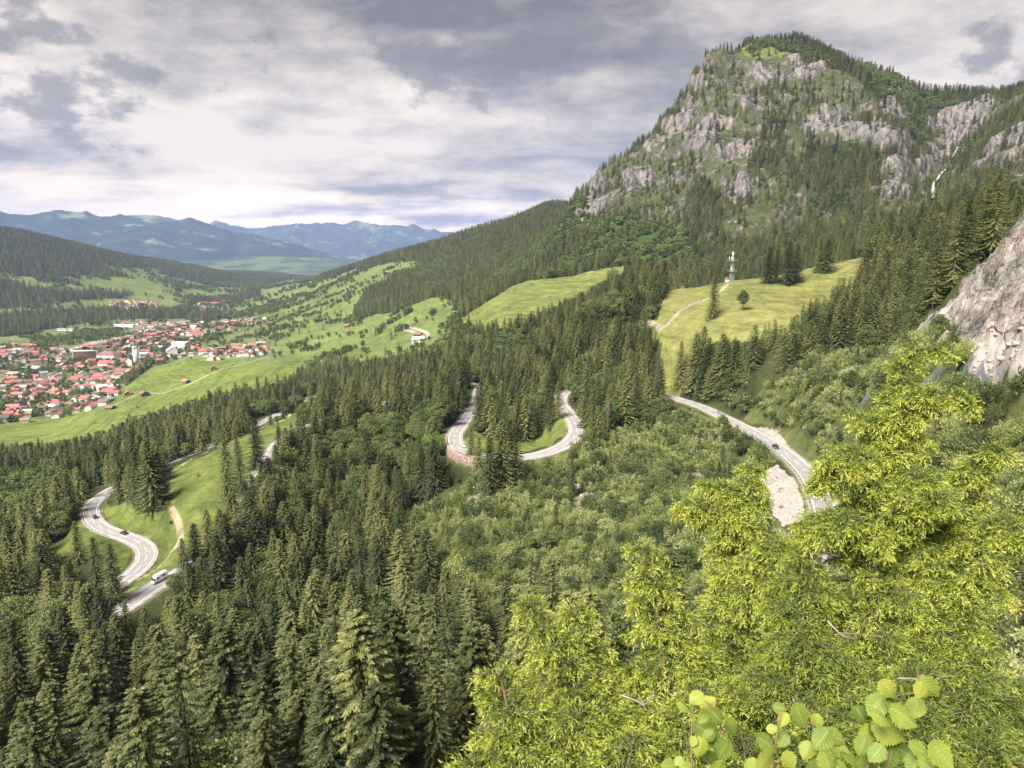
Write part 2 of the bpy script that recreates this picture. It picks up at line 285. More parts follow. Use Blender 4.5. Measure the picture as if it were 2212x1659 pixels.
def classify(u, v, r, x, y):
    c = np.full(u.shape, FOREST)
    c[(r > 860) & (u < 1000)] = VALLEY
    c[(r > 2600)] = VALLEY
    mt = (r > 800) & (u > 1225+0*u) & (r < 2300) & ~((u < 1360) & (r < 960))
    c[mt] = CRAG
    wob = 6*fbm(x/60, y/60, 3, 5)+9*fbm(x/7, y/7, 3, 6)*(r < 420); wv = 4*fbm(x/50, y/50, 3, 9)+9*fbm(x/7, y/7, 3, 7)*(r < 420)
    def app(L_, k, ww=1.0):
        for p, a, b in L_:
            c[inpoly(u+wob*ww, v+wv*ww, p) & (r >= a) & (r <= b)] = k
    c[(r > 850) & (r < 1300) & (u > 1000) & (u <= 1225)] = DENSE
    app(P_VAL_FOREST, DENSE); app(P_MTN_DENSE, DENSE); app(P_LEAFY, LEAFY)
    app(P_BUSH, BUSH); app(P_MEADOW, MEADOW, 0.6); app(P_ROCK, ROCKF, 0.8); app(P_SCREE, SCREE, 0.8)
    return c
CLS = classify(SMU, SMV, RR, TX, TY)
def softmask(polys, rmin, rmax, wob=10):
    m = np.zeros(SMU.shape)
    uu = SMU+wob*fbm(TX/40, TY/40, 4, 3); vv = SMV+wob*fbm(TX/40, TY/40, 4, 8)
    for p in polys: m[inpoly(uu, vv, p)] = 1
    m[(RR < rmin) | (RR > rmax)] = 0
    return m
CLIFF = softmask(P_CLIFF, 900, 1750); GREEN = softmask(P_GREEN, 900, 1750, 6)
# ------------------------------------------------------------------ relief detail
mt = sstep(900, 1080, RR)*(SMU > 1235)*(1-sstep(1900, 2300, RR))*(1-(CLS == DENSE)*0.45)
mt = mt*sstep(1225, 1260, SMU)
rn = ridged(TX/130, TY/130, 5, 11, 0.55)
D = mt*(20*rn+7*fbm(TX/28, TY/28, 4, 4))
tz = TZ+D
band = tz/48+0.9*fbm(TX/160, TY/160, 3, 21)
fr = band-np.floor(band)
terr = (sstep(0.25, 0.62, fr)-fr)*48
D = D+mt*terr*(0.16+0.36*CLIFF)*(1-0.8*GREEN)
rk = (CLS == ROCKF)
rkm = sstep(118, 150, RR)*(1-sstep(320, 380, RR))*sstep(1960, 2010, SMU)*(SMV < 830)
D = D+rkm*(5.5*ridged(TX/26, TY/26, 5, 41, 0.6)+2.4*ridged(TX/8+TZ/11, TY/8, 4, 47, .6)+1.3*ridged(TX/4.0+0.7*TZ/4, TY/4.0, 4, 43, 0.6))
hill = (1-mt)*sstep(750, 1500, RR)
D = D+hill*(7*fbm(TX/220, TY/220, 4, 61))*(0.35+0.65*(CLS == DENSE))*(1-sstep(6000, 12000, RR)*0.3)
slope_near = (1-sstep(500, 800, RR))*sstep(12, 60, RR)
D = D+slope_near*(1.3*fbm(TX/16, TY/16, 4, 71)+0.25*fbm(TX/3.1, TY/3.1, 3, 73))*(1-rkm)
far_m = np.isin(CLS, [MEADOW])*(1-sstep(900, 1300, RR))
D = D+far_m*(0.5*fbm(TX/5, TY/9, 3, 77)+0.9*fbm(TX/22, TY/22, 3, 78))
TZ = TZ+D

# ------------------------------------------------------------------ road centre line
def catmull(P, step=2.0):
    P = np.array(P, float); P = np.vstack([2*P[0]-P[1], P, 2*P[-1]-P[-2]]); out = []
    for i in range(1, len(P)-2):
        p0, p1, p2, p3 = P[i-1:i+3]; n = max(2, int(np.linalg.norm(p2-p1)/step))
        t0 = 0; t1 = t0+np.linalg.norm(p1-p0)**.5; t2 = t1+np.linalg.norm(p2-p1)**.5; t3 = t2+np.linalg.norm(p3-p2)**.5
        t = np.linspace(t1, t2, n, endpoint=False)[:, None]
        A1 = (t1-t)/(t1-t0)*p0+(t-t0)/(t1-t0)*p1; A2 = (t2-t)/(t2-t1)*p1+(t-t1)/(t2-t1)*p2; A3 = (t3-t)/(t3-t2)*p2+(t-t2)/(t3-t2)*p3
        B1 = (t2-t)/(t2-t0)*A1+(t-t0)/(t2-t0)*A2; B2 = (t3-t)/(t3-t1)*A2+(t-t1)/(t3-t1)*A3
        out.append((t2-t)/(t2-t1)*B1+(t-t1)/(t2-t1)*B2)
    out.append(P[-2][None]); return np.vstack(out)
def smooth(a, k):
    for _ in range(k):
        a = a.copy(); a[1:-1] = (a[:-2]+2*a[1:-1]+a[2:])/4
    return a
ROADC = catmull([PT(*q) for q in ROAD_PTS[0]], 2.0)
ROADC[:, 2] = smooth(ROADC[:, 2], 60); ROADC[:, :2] = smooth(ROADC[:, :2], 3)
def near_line(line, x, y, mx):
    d = np.full(x.shape, 1e9); zr = np.zeros(x.shape)
    ids = np.where((x > line[:, 0].min()-mx) & (x < line[:, 0].max()+mx) & (y > line[:, 1].min()-mx) & (y < line[:, 1].max()+mx))[0]
    for s in range(0, len(ids), 40000):
        q = ids[s:s+40000]
        dd = (x[q, None]-line[None, :, 0])**2+(y[q, None]-line[None, :, 1])**2
        k = dd.argmin(1); d[q] = np.sqrt(dd[np.arange(len(q)), k]); zr[q] = line[k, 2]
    return d, zr
ROADW = 3.3
xf, yf = TX.ravel(), TY.ravel()
sel = np.where((RR.ravel() > 120) & (RR.ravel() < 1000))[0]
dR = np.full(xf.shape, 1e9); zR = np.zeros(xf.shape)
a_, b_ = near_line(ROADC[::2], xf[sel], yf[sel], 30); dR[sel] = a_; zR[sel] = b_
dR = dR.reshape(TX.shape); zR = zR.reshape(TX.shape)
wr = 1-sstep(ROADW+2.2, 16, dR)
TZ = TZ*(1-wr)+(zR-0.22)*wr
def road_idx(u, v, r):
    p = PT(u, v, r); return int(np.argmin(np.hypot(ROADC[:, 0]-p[0], ROADC[:, 1]-p[1])))
_a, _b = sorted((road_idx(984, 948, 345), road_idx(1030, 985, 312))); _l = ROADC[_a:_b+1]; _t = np.gradient(_l, axis=0); _n = np.hypot(_t[:, 0], _t[:, 1]); OFFL = _l+np.stack([_t[:, 1]/_n, -_t[:, 0]/_n, 0*_n], 1)*(ROADW+8.5)
_d, _ = near_line(OFFL, xf, yf, 20); TZ = TZ-6.5*(1-sstep(4.5, 9.5, _d.reshape(TZ.shape)))
# lanes and farm tracks painted into the meadows as bare gravel strips (draped on the ground)
def ground_z(x, y):
    r = np.hypot(x, y); a = np.arctan2(x, y)
    fi = np.interp(np.log(r), LRW, np.arange(len(LRW))); fj = np.interp(a, cols, np.arange(len(cols)))
    return bil(TZ, fi, fj)
def ground_cls(x, y):
    r = np.hypot(x, y); a = np.arctan2(x, y)
    fi = np.interp(np.log(r), LRW, np.arange(len(LRW))); fj = np.interp(a, cols, np.arange(len(cols)))
    return CLS[np.clip(np.round(fi).astype(int), 0, CLS.shape[0]-1), np.clip(np.round(fj).astype(int), 0, CLS.shape[1]-1)]
def gp(u, v, r):
    """point on the ground below the surveyed point"""
    x, y, _ = PT(u, v, r); return np.array([x, y, float(ground_z(np.array([x]), np.array([y]))[0])])
def hit(u, v, rmin=40, rmax=12000):
    """first ground point along a sight line"""
    x, y, z = ray(u, v); h = np.hypot(x, y); r = np.exp(np.linspace(math.log(rmin), math.log(rmax), 3000))
    g = ground_z(x/h*r, y/h*r); below = (ZC+z/h*r) <= g
    k = int(np.argmax(below)) if below.any() else len(r)-1
    return np.array([x/h*r[k], y/h*r[k], g[k]])

# ------------------------------------------------------------------ mesh and tagging helpers
def mesh_np(name, V, Fq, mat, k=None, attrs=None, smooth_=False):
    """mesh from numpy vertices and faces (k corners each)"""
    me = bpy.data.meshes.new(name); V = np.asarray(V, np.float32); Fq = np.asarray(Fq, np.int32); k = Fq.shape[1]
    me.vertices.add(len(V)); me.vertices.foreach_set('co', V.ravel())
    me.loops.add(Fq.size); me.loops.foreach_set('vertex_index', Fq.ravel())
    me.polygons.add(len(Fq)); me.polygons.foreach_set('loop_start', np.arange(0, Fq.size, k, dtype=np.int32))
    if smooth_: me.polygons.foreach_set('use_smooth', np.ones(len(Fq), bool))
    if attrs:
        for an, (typ, dat) in attrs.items():
            at = me.attributes.new(an, typ, 'POINT')
            at.data.foreach_set('color' if 'COLOR' in typ else 'value', np.asarray(dat, np.float32).ravel())
    me.update(calc_edges=True)
    if mat is not None: me.materials.append(mat)
    return me
def obj(name, me, parent=None, loc=None, rot=0.0, scale=None):
    o = bpy.data.objects.new(name, me); COL.objects.link(o)
    if parent is not None: o.parent = parent
    if loc is not None: o.location = loc
    if rot: o.rotation_euler = (0, 0, rot)
    if scale is not None: o.scale = (scale,)*3 if isinstance(scale, (int, float)) else scale
    return o
def tag(o, label=None, cat=None, group=None, kind=None):
    if label and len(label.split()) > 16: print('LONG', len(label.split()), label)
    if label: o['label'] = label
    if cat: o['category'] = cat
    if group: o['group'] = group
    if kind: o['kind'] = kind
    return o
def mat_new(name):
    m = bpy.data.materials.new(name); m.use_nodes = True; nt = m.node_tree; nt.nodes.clear()
    out = nt.nodes.new('ShaderNodeOutputMaterial'); return m, nt, out
def simple(name, col, rough=0.8, metal=0.0, var=0.12, scale=1.5, spec=0.3):
    m, nt, out = mat_new(name); b = nt.nodes.new('ShaderNodeBsdfPrincipled')
    tc = nt.nodes.new('ShaderNodeTexCoord'); n = noise_n(nt, tc.outputs['Object'], scale, 5)
    lo = tuple(c*(1-var) for c in col); hi = tuple(min(1, c*(1+var)) for c in col)
    c = ramp_n(nt, n, [(0.3, lo), (0.7, hi)]); nt.links.new(c, b.inputs['Base Color'])
    b.inputs['Roughness'].default_value = rough; b.inputs['Metallic'].default_value = metal
    b.inputs['Specular IOR Level'].default_value = spec
    nt.links.new(b.outputs[0], out.inputs[0]); return m

# terrain material: surveyed cover colour, broken up by noise; rock where steep
def terrain_mat():
    m, nt, out = mat_new('ground'); b = nt.nodes.new('ShaderNodeBsdfPrincipled')
    b.inputs['Roughness'].default_value = 0.95; b.inputs['Specular IOR Level'].default_value = 0.1
    g = nt.nodes.new('ShaderNodeNewGeometry'); pos = g.outputs['Position']
    at = nt.nodes.new('ShaderNodeAttribute'); at.attribute_name = 'cover'
    ar = nt.nodes.new('ShaderNodeAttribute'); ar.attribute_name = 'rock'
    big = noise_n(nt, pos, 0.012, 5, 0.6); med = noise_n(nt, pos, 0.09, 5, 0.6); fine = noise_n(nt, pos, 0.45, 7, 0.75)
    v = math_n(nt, 'ADD', math_n(nt, 'MULTIPLY', big, 0.5), math_n(nt, 'MULTIPLY', med, 0.6))
    v = math_n(nt, 'ADD', v, math_n(nt, 'MULTIPLY', fine, 0.6)); v = math_n(nt, 'SUBTRACT', v, 0.85)
    sc = math_n(nt, 'ADD', math_n(nt, 'MULTIPLY', v, 2.1), 1.0)
    cc = nt.nodes.new('ShaderNodeVectorMath'); cc.operation = 'SCALE'
    nt.links.new(at.outputs['Color'], cc.inputs[0]); nt.links.new(sc, cc.inputs['Scale'])
    # yellower dry patches
    dry = maprange(nt, med, 0.5, 0.68); base = mix_n(nt, math_n(nt, 'MULTIPLY', dry, 0.35), cc.outputs[0], mix_n(nt, 1.0, cc.outputs[0], (1.35, 1.12, 0.8), 'MULTIPLY'))
    # limestone: pale, pinkish, with dark joints running down the face
    vl_ = nt.nodes.new('ShaderNodeVectorMath'); vl_.operation = 'LENGTH'; nt.links.new(pos, vl_.inputs[0])
    kz = maprange(nt, vl_.outputs['Value'], 600, 900, 0.9, 0.22)
    cz = nt.nodes.new('ShaderNodeCombineXYZ'); cz.inputs[0].default_value = 1; cz.inputs[1].default_value = 1; nt.links.new(kz, cz.inputs[2])
    mp = nt.nodes.new('ShaderNodeVectorMath'); mp.operation = 'MULTIPLY'; nt.links.new(pos, mp.inputs[0]); nt.links.new(cz.outputs[0], mp.inputs[1])
    s1 = noise_n(nt, mp.outputs[0], 0.13, 7, 0.68, 0.6); s2 = noise_n(nt, pos, 0.030, 4, 0.6); s3 = noise_n(nt, mp.outputs[0], 0.9, 6, 0.7, 0.4)
    rr_ = math_n(nt, 'ADD', math_n(nt, 'MULTIPLY', s1, 0.6), math_n(nt, 'MULTIPLY', s3, 0.4))
    rock = ramp_n(nt, rr_, [(0.40, (0.025, 0.025, 0.027)), (0.46, (0.10, 0.095, 0.09)), (0.52, (0.19, 0.172, 0.163)), (0.64, (0.36, 0.32, 0.295))])
    rock = mix_n(nt, maprange(nt, s2, 0.45, 0.65, 0, 0.55), rock, mix_n(nt, 1.0, rock, (1.10, 0.94, 0.82), 'MULTIPLY'))
    rock = mix_n(nt, maprange(nt, vl_.outputs['Value'], 600, 900, 1, 0), rock, mix_n(nt, 1.0, rock, (1.85, 1.82, 1.78), 'MULTIPLY'))
    mossy = mix_n(nt, maprange(nt, noise_n(nt, pos, 0.05, 6, 0.7), 0.42, 0.58), mix_n(nt, 1.0, rock, (.8, .8, .8), 'MULTIPLY'), (0.070, 0.078, 0.034))
    sn = nt.nodes.new('ShaderNodeSeparateXYZ'); nt.links.new(g.outputs['True Normal'], sn.inputs[0])
    steep = math_n(nt, 'SUBTRACT', 1.0, sn.outputs[2])
    k = math_n(nt, 'ADD', steep, math_n(nt, 'MULTIPLY', math_n(nt, 'SUBTRACT', s1, 0.5), 0.55))
    k = math_n(nt, 'ADD', k, math_n(nt, 'MULTIPLY', math_n(nt, 'SUBTRACT', ar.outputs['Fac'], 0.5), 0.62))
    fac = maprange(nt, k, 0.28, 0.40)
    fac = math_n(nt, 'MULTIPLY', fac, maprange(nt, ar.outputs['Fac'], 0.02, 0.18))
    rk2 = mix_n(nt, maprange(nt, ar.outputs['Fac'], 0.5, 0.9), mossy, rock)
    col = mix_n(nt, fac, base, rk2); nt.links.new(col, b.inputs['Base Color'])
    bu = nt.nodes.new('ShaderNodeBump'); bu.inputs['Strength'].default_value = 0.9; bu.inputs['Distance'].default_value = 1.6
    hh = math_n(nt, 'ADD', math_n(nt, 'MULTIPLY', fine, 0.35), math_n(nt, 'MULTIPLY', math_n(nt, 'MULTIPLY', rr_, fac), 3.0))
    nt.links.new(hh, bu.inputs['Height']); nt.links.new(bu.outputs[0], b.inputs['Normal'])
    nt.links.new(b.outputs[0], out.inputs[0]); return m
GC = {FOREST: (0.045, 0.052, 0.020), MEADOW: (0.125, 0.150, 0.040), BUSH: (0.10, 0.115, 0.040), SCREE: (0.36, 0.315, 0.285), VALLEY: (0.115, 0.150, 0.046), CRAG: (0.062, 0.072, 0.030), DENSE: (0.035, 0.045, 0.02), ROCKF: (0.16, 0.15, 0.07), LEAFY: (0.04, 0.07, 0.02)}
CC = np.zeros(TX.shape+(3,))
for k_, c_ in GC.items(): CC[CLS == k_] = c_
def blend(mask, col):
    global CC
    CC = CC*(1-mask[..., None])+np.array(col)*mask[..., None]
# hay meadow right: dry gold; front-town meadow: fresh green
gold = ((CLS == MEADOW) & (RR < 650) & (SMU > 1250)).astype(float)
blend(gold*0.85, (0.185, 0.182, 0.062))
blend(((CLS == MEADOW) & (RR > 640) & (SMU > 900)).astype(float)*0.8, (0.15, 0.165, 0.05))
blend(((CLS == MEADOW) & (RR > 1000) & (SMU < 800)).astype(float)*0.7, (0.14, 0.180, 0.038))
vv_ = (CLS == VALLEY)*sstep(-0.15, 0.25, fbm(TX/170, TY/90, 3, 90))
blend(vv_*0.65, (0.135, 0.172, 0.05)); blend((CLS == VALLEY)*sstep(0.1, 0.35, fbm(TX/130, TY/60, 3, 95))*0.5, (0.165, 0.185, 0.06))
blend((CLS == VALLEY)*sstep(3800, 6000, RR)*sstep(-0.12, 0.12, fbm(TX/230, TY/520, 5, 97))*0.9, (0.028, 0.042, 0.018)); blend((CLS == VALLEY)*sstep(3800, 6000, RR)*0.35, (0.06, 0.085, 0.03)); blend(((CLS == VALLEY) & (RR > 1250) & (SMU < 590) & (SMV > 690))*0.55, (0.13, 0.14, 0.07))   # gardens and yards of the town
blend(sstep(ROADW+3, ROADW+1, dR)*0.6, (0.30, 0.27, 0.17))
bf = ((CLS == BUSH) & ((SMV < 1110) | (SMU > 1600)))*sstep(0.42, 0.54, fbm(TX/14, TY/14, 3, 33)); blend(bf*0.8, (0.27, 0.24, 0.21))
blend(((CLS == MEADOW) & (RR < 700) & (SMU < 800))*sstep(0.0, 0.25, fbm(TX/6, TY/6, 4, 51))*0.7, (0.075, 0.105, 0.025))
ROCKA = np.zeros(TX.shape)
rip = sstep(0.05, 0.3, fbm(TX/26, TZ/1.1+TY/60, 4, 201))*((CLS == MEADOW) & (RR > 200)); blend(rip*0.6, (0.085, 0.105, 0.030))
rip2 = sstep(0.12, 0.35, fbm(TX/40, TZ/2.6+TY/90, 4, 207))*(CLS == VALLEY)*(RR < 2600); blend(rip2*0.35, (0.07, 0.10, 0.030))
ROCKA[CLS == CRAG] = 0.53; ROCKA = np.maximum(ROCKA, CLIFF*1.15*(CLS != DENSE)); ROCKA = np.maximum(ROCKA, CLIFF*0.8)
ROCKA[GREEN > 0] = 0.1; blend(GREEN*.7, (0.12, 0.15, 0.04))
ROCKA[CLS == ROCKF] = 1.0; ROCKA[(CLS == SCREE) & (dR > ROADW+2)] = 0.0; ROCKA[(CLS == DENSE) & (mt > 0.3) & (CLIFF < .5)] = 0.12
nI, nJ = TX.shape
idx = np.arange(nI*nJ).reshape(nI, nJ)
Fq = np.stack([idx[:-1, :-1], idx[:-1, 1:], idx[1:, 1:], idx[1:, :-1]], -1).reshape(-1, 4)[:, ::-1]
def add_track(pts_uv, width, col, rlim=(0, 1e9)):
    line = catmull([hit(*q) for q in pts_uv], 3.0)
    xs, ys = TX.ravel(), TY.ravel(); rmx = np.hypot(line[:, 0], line[:, 1])
    q = np.where((RR.ravel() > rmx.min()-20) & (RR.ravel() < rmx.max()+20))[0]
    d_, _ = near_line(line, xs[q], ys[q], width+10)
    m_ = np.zeros(xs.shape); m_[q] = 1-sstep(width*0.45, width*0.75, d_); blend(m_.reshape(TX.shape), col)
    return line
TRK = []
TRK.append(add_track([(300,1250,200),(345,1225,200),(383,1180,200),(388,1140,200),(372,1098,200)], 2.4, (0.34, 0.27, 0.18)))
TRK.append(add_track([(355,1035,330),(400,1000,330),(450,975,330),(500,955,330),(545,930,330),(610,908,330),(628,885,330)], 2.2, (0.40, 0.34, 0.24)))
TRK.append(add_track([(1420,712,330),(1440,702,330),(1480,665,330),(1530,645,330),(1575,612,330)], 3.0, (0.27, 0.24, 0.18)))
TRK.append(add_track([(1400,690,330),(1418,700,330),(1428,712,330)], 3.0, (0.27, 0.24, 0.18)))
TRK.append(add_track([(350,850,900),(430,820,900),(480,797,900),(530,785,900),(580,770,900)], 5, (0.30, 0.28, 0.19)))
TRK.append(add_track([(235,880,900),(300,852,900),(350,850,900)], 4, (0.30, 0.28, 0.19)))
TRK.append(add_track([(875,712,900),(905,722,900),(920,732,900),(925,728,900),(920,718,900),(895,710,900),(870,708,900)], 5, (0.33, 0.30, 0.22)))
TRK.append(add_track([(-20,915,900),(30,905,900)], 7, (0.45, 0.43, 0.38)))
TRK.append(add_track([(0,790,1300),(60,775,1300),(140,760,1300),(230,735,1300),(320,712,1300),(390,695,1300),(420,690,1300)], 14, (0.36, 0.34, 0.32)))
me = mesh_np('terrain', np.stack([TX, TY, TZ], -1).reshape(-1, 3), Fq, terrain_mat(), smooth_=True,
    attrs={'cover': ('FLOAT_COLOR', np.concatenate([CC, np.ones(TX.shape+(1,))], -1)), 'rock': ('FLOAT', ROCKA)})
ter = tag(obj('terrain', me), kind='structure')

# ------------------------------------------------------------------ far blue ranges and the plain in front of them
def far_range(name, sky_uv, rcrest, rbase, rback, zb, seed, jag):
    sk = np.array(sky_uv, float); x, y, z = ray(sk[:, 0], sk[:, 1]); az = np.arctan2(x, y); el = z/np.hypot(x, y)
    na_, nr_ = 620, 110
    a = np.linspace(az.min(), az.max(), na_); e = np.interp(a, az, el); zc_ = ZC+e*rcrest
    rr = np.concatenate([np.linspace(rbase, rcrest, 80), np.linspace(rcrest, rback, 31)[1:]])
    A_, R_ = np.meshgrid(a, rr); x = R_*np.sin(A_); y = R_*np.cos(A_)
    t = np.clip((R_-rbase)/(rcrest-rbase), 0, 1); t2 = np.clip((R_-rcrest)/(rback-rcrest), 0, 1)
    prof = (0.18*t+0.82*t**1.9)*(1-t2**1.2)
    rd = ridged(x/2600, y/2600, 5, seed, 0.5); h = np.maximum(zc_[None]-zb, 0)
    z = zb+h*prof*(1+0.0*rd)+h*(0.34*rd)*np.sin(np.clip(t, 0, 1)*math.pi)**0.8*(1-t2)
    z += 1.5*jag*ridged(x/900, y/900, 4, seed+5)*t**1.2*(h/600).clip(0, 1)
    z = np.maximum(z, zb-30*(t2 > 0))
    i_ = np.arange(z.size).reshape(z.shape)
    f_ = np.stack([i_[:-1, :-1], i_[:-1, 1:], i_[1:, 1:], i_[1:, :-1]], -1).reshape(-1, 4)[:, ::-1]
    return mesh_np(name, np.stack([x, y, z], -1).reshape(-1, 3), f_, far_mat(), smooth_=True)
def far_mat():
    m = bpy.data.materials.get('far_slope')
    if m: return m
    m, nt, out = mat_new('far_slope'); b = nt.nodes.new('ShaderNodeBsdfDiffuse')
    g = nt.nodes.new('ShaderNodeNewGeometry'); pos = g.outputs['Position']
    sz = nt.nodes.new('ShaderNodeSeparateXYZ'); nt.links.new(pos, sz.inputs[0])
    n1 = noise_n(nt, pos, 0.0016, 8, 0.66, 0.5); n2 = noise_n(nt, pos, 0.004, 5, 0.6)
    low = maprange(nt, sz.outputs[2], 180, -60); high = maprange(nt, sz.outputs[2], 650, 950)
    k = math_n(nt, 'ADD', n1, math_n(nt, 'MULTIPLY', low, 0.075)); k = math_n(nt, 'ADD', k, math_n(nt, 'MULTIPLY', high, 0.07))
    k = math_n(nt, 'ADD', k, math_n(nt, 'MULTIPLY', math_n(nt, 'SUBTRACT', n2, 0.5), 0.25))
    c = ramp_n(nt, k, [(0.0, (0.016, 0.030, 0.024)), (0.50, (0.028, 0.044, 0.030)), (0.59, (0.035, 0.055, 0.034)), (0.615, (0.13, 0.165, 0.09)), (0.8, (0.22, 0.24, 0.14))])
    nt.links.new(c, b.inputs[0]); nt.links.new(b.outputs[0], out.inputs[0]); return m
r1 = far_range('far_mountain_range', [(-500,470),(-200,455),(-60,462),(0,462),(60,467),(90,463),(150,460),(200,468),(260,471),(330,473),(360,478),(380,483),(410,478),(440,488),(480,500),(510,510),(560,512),(620,530),(700,548),(760,560),(830,575),(900,584)], 14500, 11300, 17000, -130, 3, 60)
tag(obj('far_mountains', r1), kind='structure')
r2 = far_range('back_mountain_range', [(380,560),(410,500),(440,492),(466,483),(500,490),(540,503),(590,491),(640,488),(660,491),(700,486),(740,490),(768,484),(800,489),(850,486),(890,491),(920,500),(960,504),(1000,508),(1080,520),(1200,540)], 22000, 17800, 26000, -130, 9, 90)
tag(obj('back_mountains', r2), kind='structure')
a = np.linspace(-math.pi, math.pi, 97)[:-1]
pv = [(0, 0, -140)]+[(27000*math.sin(t), 27000*math.cos(t), -140) for t in a]
pf = [(0, i+1, (i+1) % 96+1) for i in range(96)]
tag(obj('plain', mesh_np('plain', pv, [f[::-1] for f in pf], far_mat())), kind='structure')
# ------------------------------------------------------------------ foliage materials
def leaf_mat(name, stops, trans=0.35, nscale=0.6, instvar=0.28, attr=None):
    m, nt, out = mat_new(name)
    oi = nt.nodes.new('ShaderNodeObjectInfo'); g = nt.nodes.new('ShaderNodeNewGeometry')
    tc = nt.nodes.new('ShaderNodeTexCoord')
    n = noise_n(nt, tc.outputs['Object'], nscale, 3, 0.6)
    rnd = g.outputs['Random Per Island']
    f = math_n(nt, 'ADD', math_n(nt, 'MULTIPLY', n, 0.75), math_n(nt, 'MULTIPLY', rnd, 0.30))
    f = math_n(nt, 'ADD', f, math_n(nt, 'MULTIPLY', math_n(nt, 'SUBTRACT', oi.outputs['Random'], 0.5), instvar))
    if attr:
        a_ = nt.nodes.new('ShaderNodeAttribute'); a_.attribute_name = attr
        f = math_n(nt, 'ADD', math_n(nt, 'MULTIPLY', n, 0.30), math_n(nt, 'MULTIPLY', a_.outputs['Fac'], 0.62)); f = math_n(nt, 'ADD', f, math_n(nt, 'MULTIPLY', rnd, 0.06))
    c = ramp_n(nt, f, stops)
    b = nt.nodes.new('ShaderNodeBsdfDiffuse'); t = nt.nodes.new('ShaderNodeBsdfTranslucent')
    nt.links.new(c, b.inputs[0]); nt.links.new(mix_n(nt, 1.0, c, (1.1, 1.25, 0.6), 'MULTIPLY'), t.inputs[0])
    gl = nt.nodes.new('ShaderNodeBsdfGlossy'); gl.inputs['Roughness'].default_value = 0.5
    gl.inputs['Color'].default_value = (0.7, 0.75, 0.8, 1)
    mx = nt.nodes.new('ShaderNodeMixShader'); mx.inputs[0].default_value = trans
    nt.links.new(b.outputs[0], mx.inputs[1]); nt.links.new(t.outputs[0], mx.inputs[2])
    m2 = nt.nodes.new('ShaderNodeMixShader'); m2.inputs[0].default_value = 0.03
    nt.links.new(mx.outputs[0], m2.inputs[1]); nt.links.new(gl.outputs[0], m2.inputs[2])
    nt.links.new(m2.outputs[0], out.inputs[0]); return m
M_SPR = leaf_mat('spruce_needles', [(0.25, (0.050, 0.064, 0.026)), (0.50, (0.128, 0.144, 0.050)), (0.70, (0.210, 0.215, 0.072)), (0.9, (0.30, 0.285, 0.11))], 0.25, 0.35, 0.5)
M_DEC = leaf_mat('broad_leaves', [(0.25, (0.060, 0.082, 0.026)), (0.5, (0.120, 0.150, 0.045)), (0.72, (0.20, 0.235, 0.075)), (0.92, (0.29, 0.32, 0.12))], 0.32, 0.5, 0.36)
M_SHR = leaf_mat('shrub_leaves', [(0.15, (0.07, 0.095, 0.030)), (0.5, (0.225, 0.255, 0.078)), (0.72, (0.34, 0.365, 0.13)), (0.92, (0.42, 0.42, 0.21))], 0.32, 0.45, 0.85)
M_LIME = leaf_mat('maple_leaves', [(0.25, (0.10, 0.16, 0.03)), (0.6, (0.20, 0.29, 0.06)), (0.9, (0.30, 0.38, 0.10))], 0.35, 0.6, 0.1)
M_DEAD = leaf_mat('dead_needles', [(0.25, (0.13, 0.075, 0.05)), (0.6, (0.25, 0.15, 0.10)), (0.9, (0.36, 0.24, 0.17))], 0.15, 0.6, 0.1)
M_BARK = simple('bark', (0.11, 0.085, 0.065), 0.9, var=0.35, scale=3)
M_BARKG = simple('grey_bark', (0.26, 0.22, 0.19), 0.9, var=0.3, scale=6)

def norm(a): return a/np.maximum(np.linalg.norm(a, axis=-1, keepdims=True), 1e-9)
def cards(P, Dr, S, ln, wd, taper=0.35):
    """rhombic leaf faces: base P, direction Dr, side S, length, width"""
    ln = np.asarray(ln).reshape(-1, 1); wd = np.asarray(wd).reshape(-1, 1)
    a = P; b = P+Dr*ln*taper+S*wd*0.5; c = P+Dr*ln; d = P+Dr*ln*taper-S*wd*0.5
    V = np.stack([a, b, c, d], 1).reshape(-1, 3); F_ = np.arange(len(V)).reshape(-1, 4); return V, F_
def tube(path, rad, n=6):
    path = np.asarray(path, float); rad = np.asarray(rad, float); t = norm(np.gradient(path, axis=0))
    ref = np.array([0.31, 0.17, 0.93]); s = norm(np.cross(t, ref)); q = np.cross(t, s)
    an = np.linspace(0, 2*math.pi, n, endpoint=False)
    V = path[:, None]+rad[:, None, None]*(np.cos(an)[None, :, None]*s[:, None]+np.sin(an)[None, :, None]*q[:, None])
    i = np.arange(len(path)*n).reshape(len(path), n); j = np.roll(i, -1, 1)
    F_ = np.stack([i[:-1], j[:-1], j[1:], i[1:]], -1).reshape(-1, 4); return V.reshape(-1, 3), F_
def merge(parts):
    Vs, Fs, o = [], [], 0
    for V, F_ in parts: Vs.append(V); Fs.append(F_+o); o += len(V)
    return np.vstack(Vs), np.vstack(Fs)

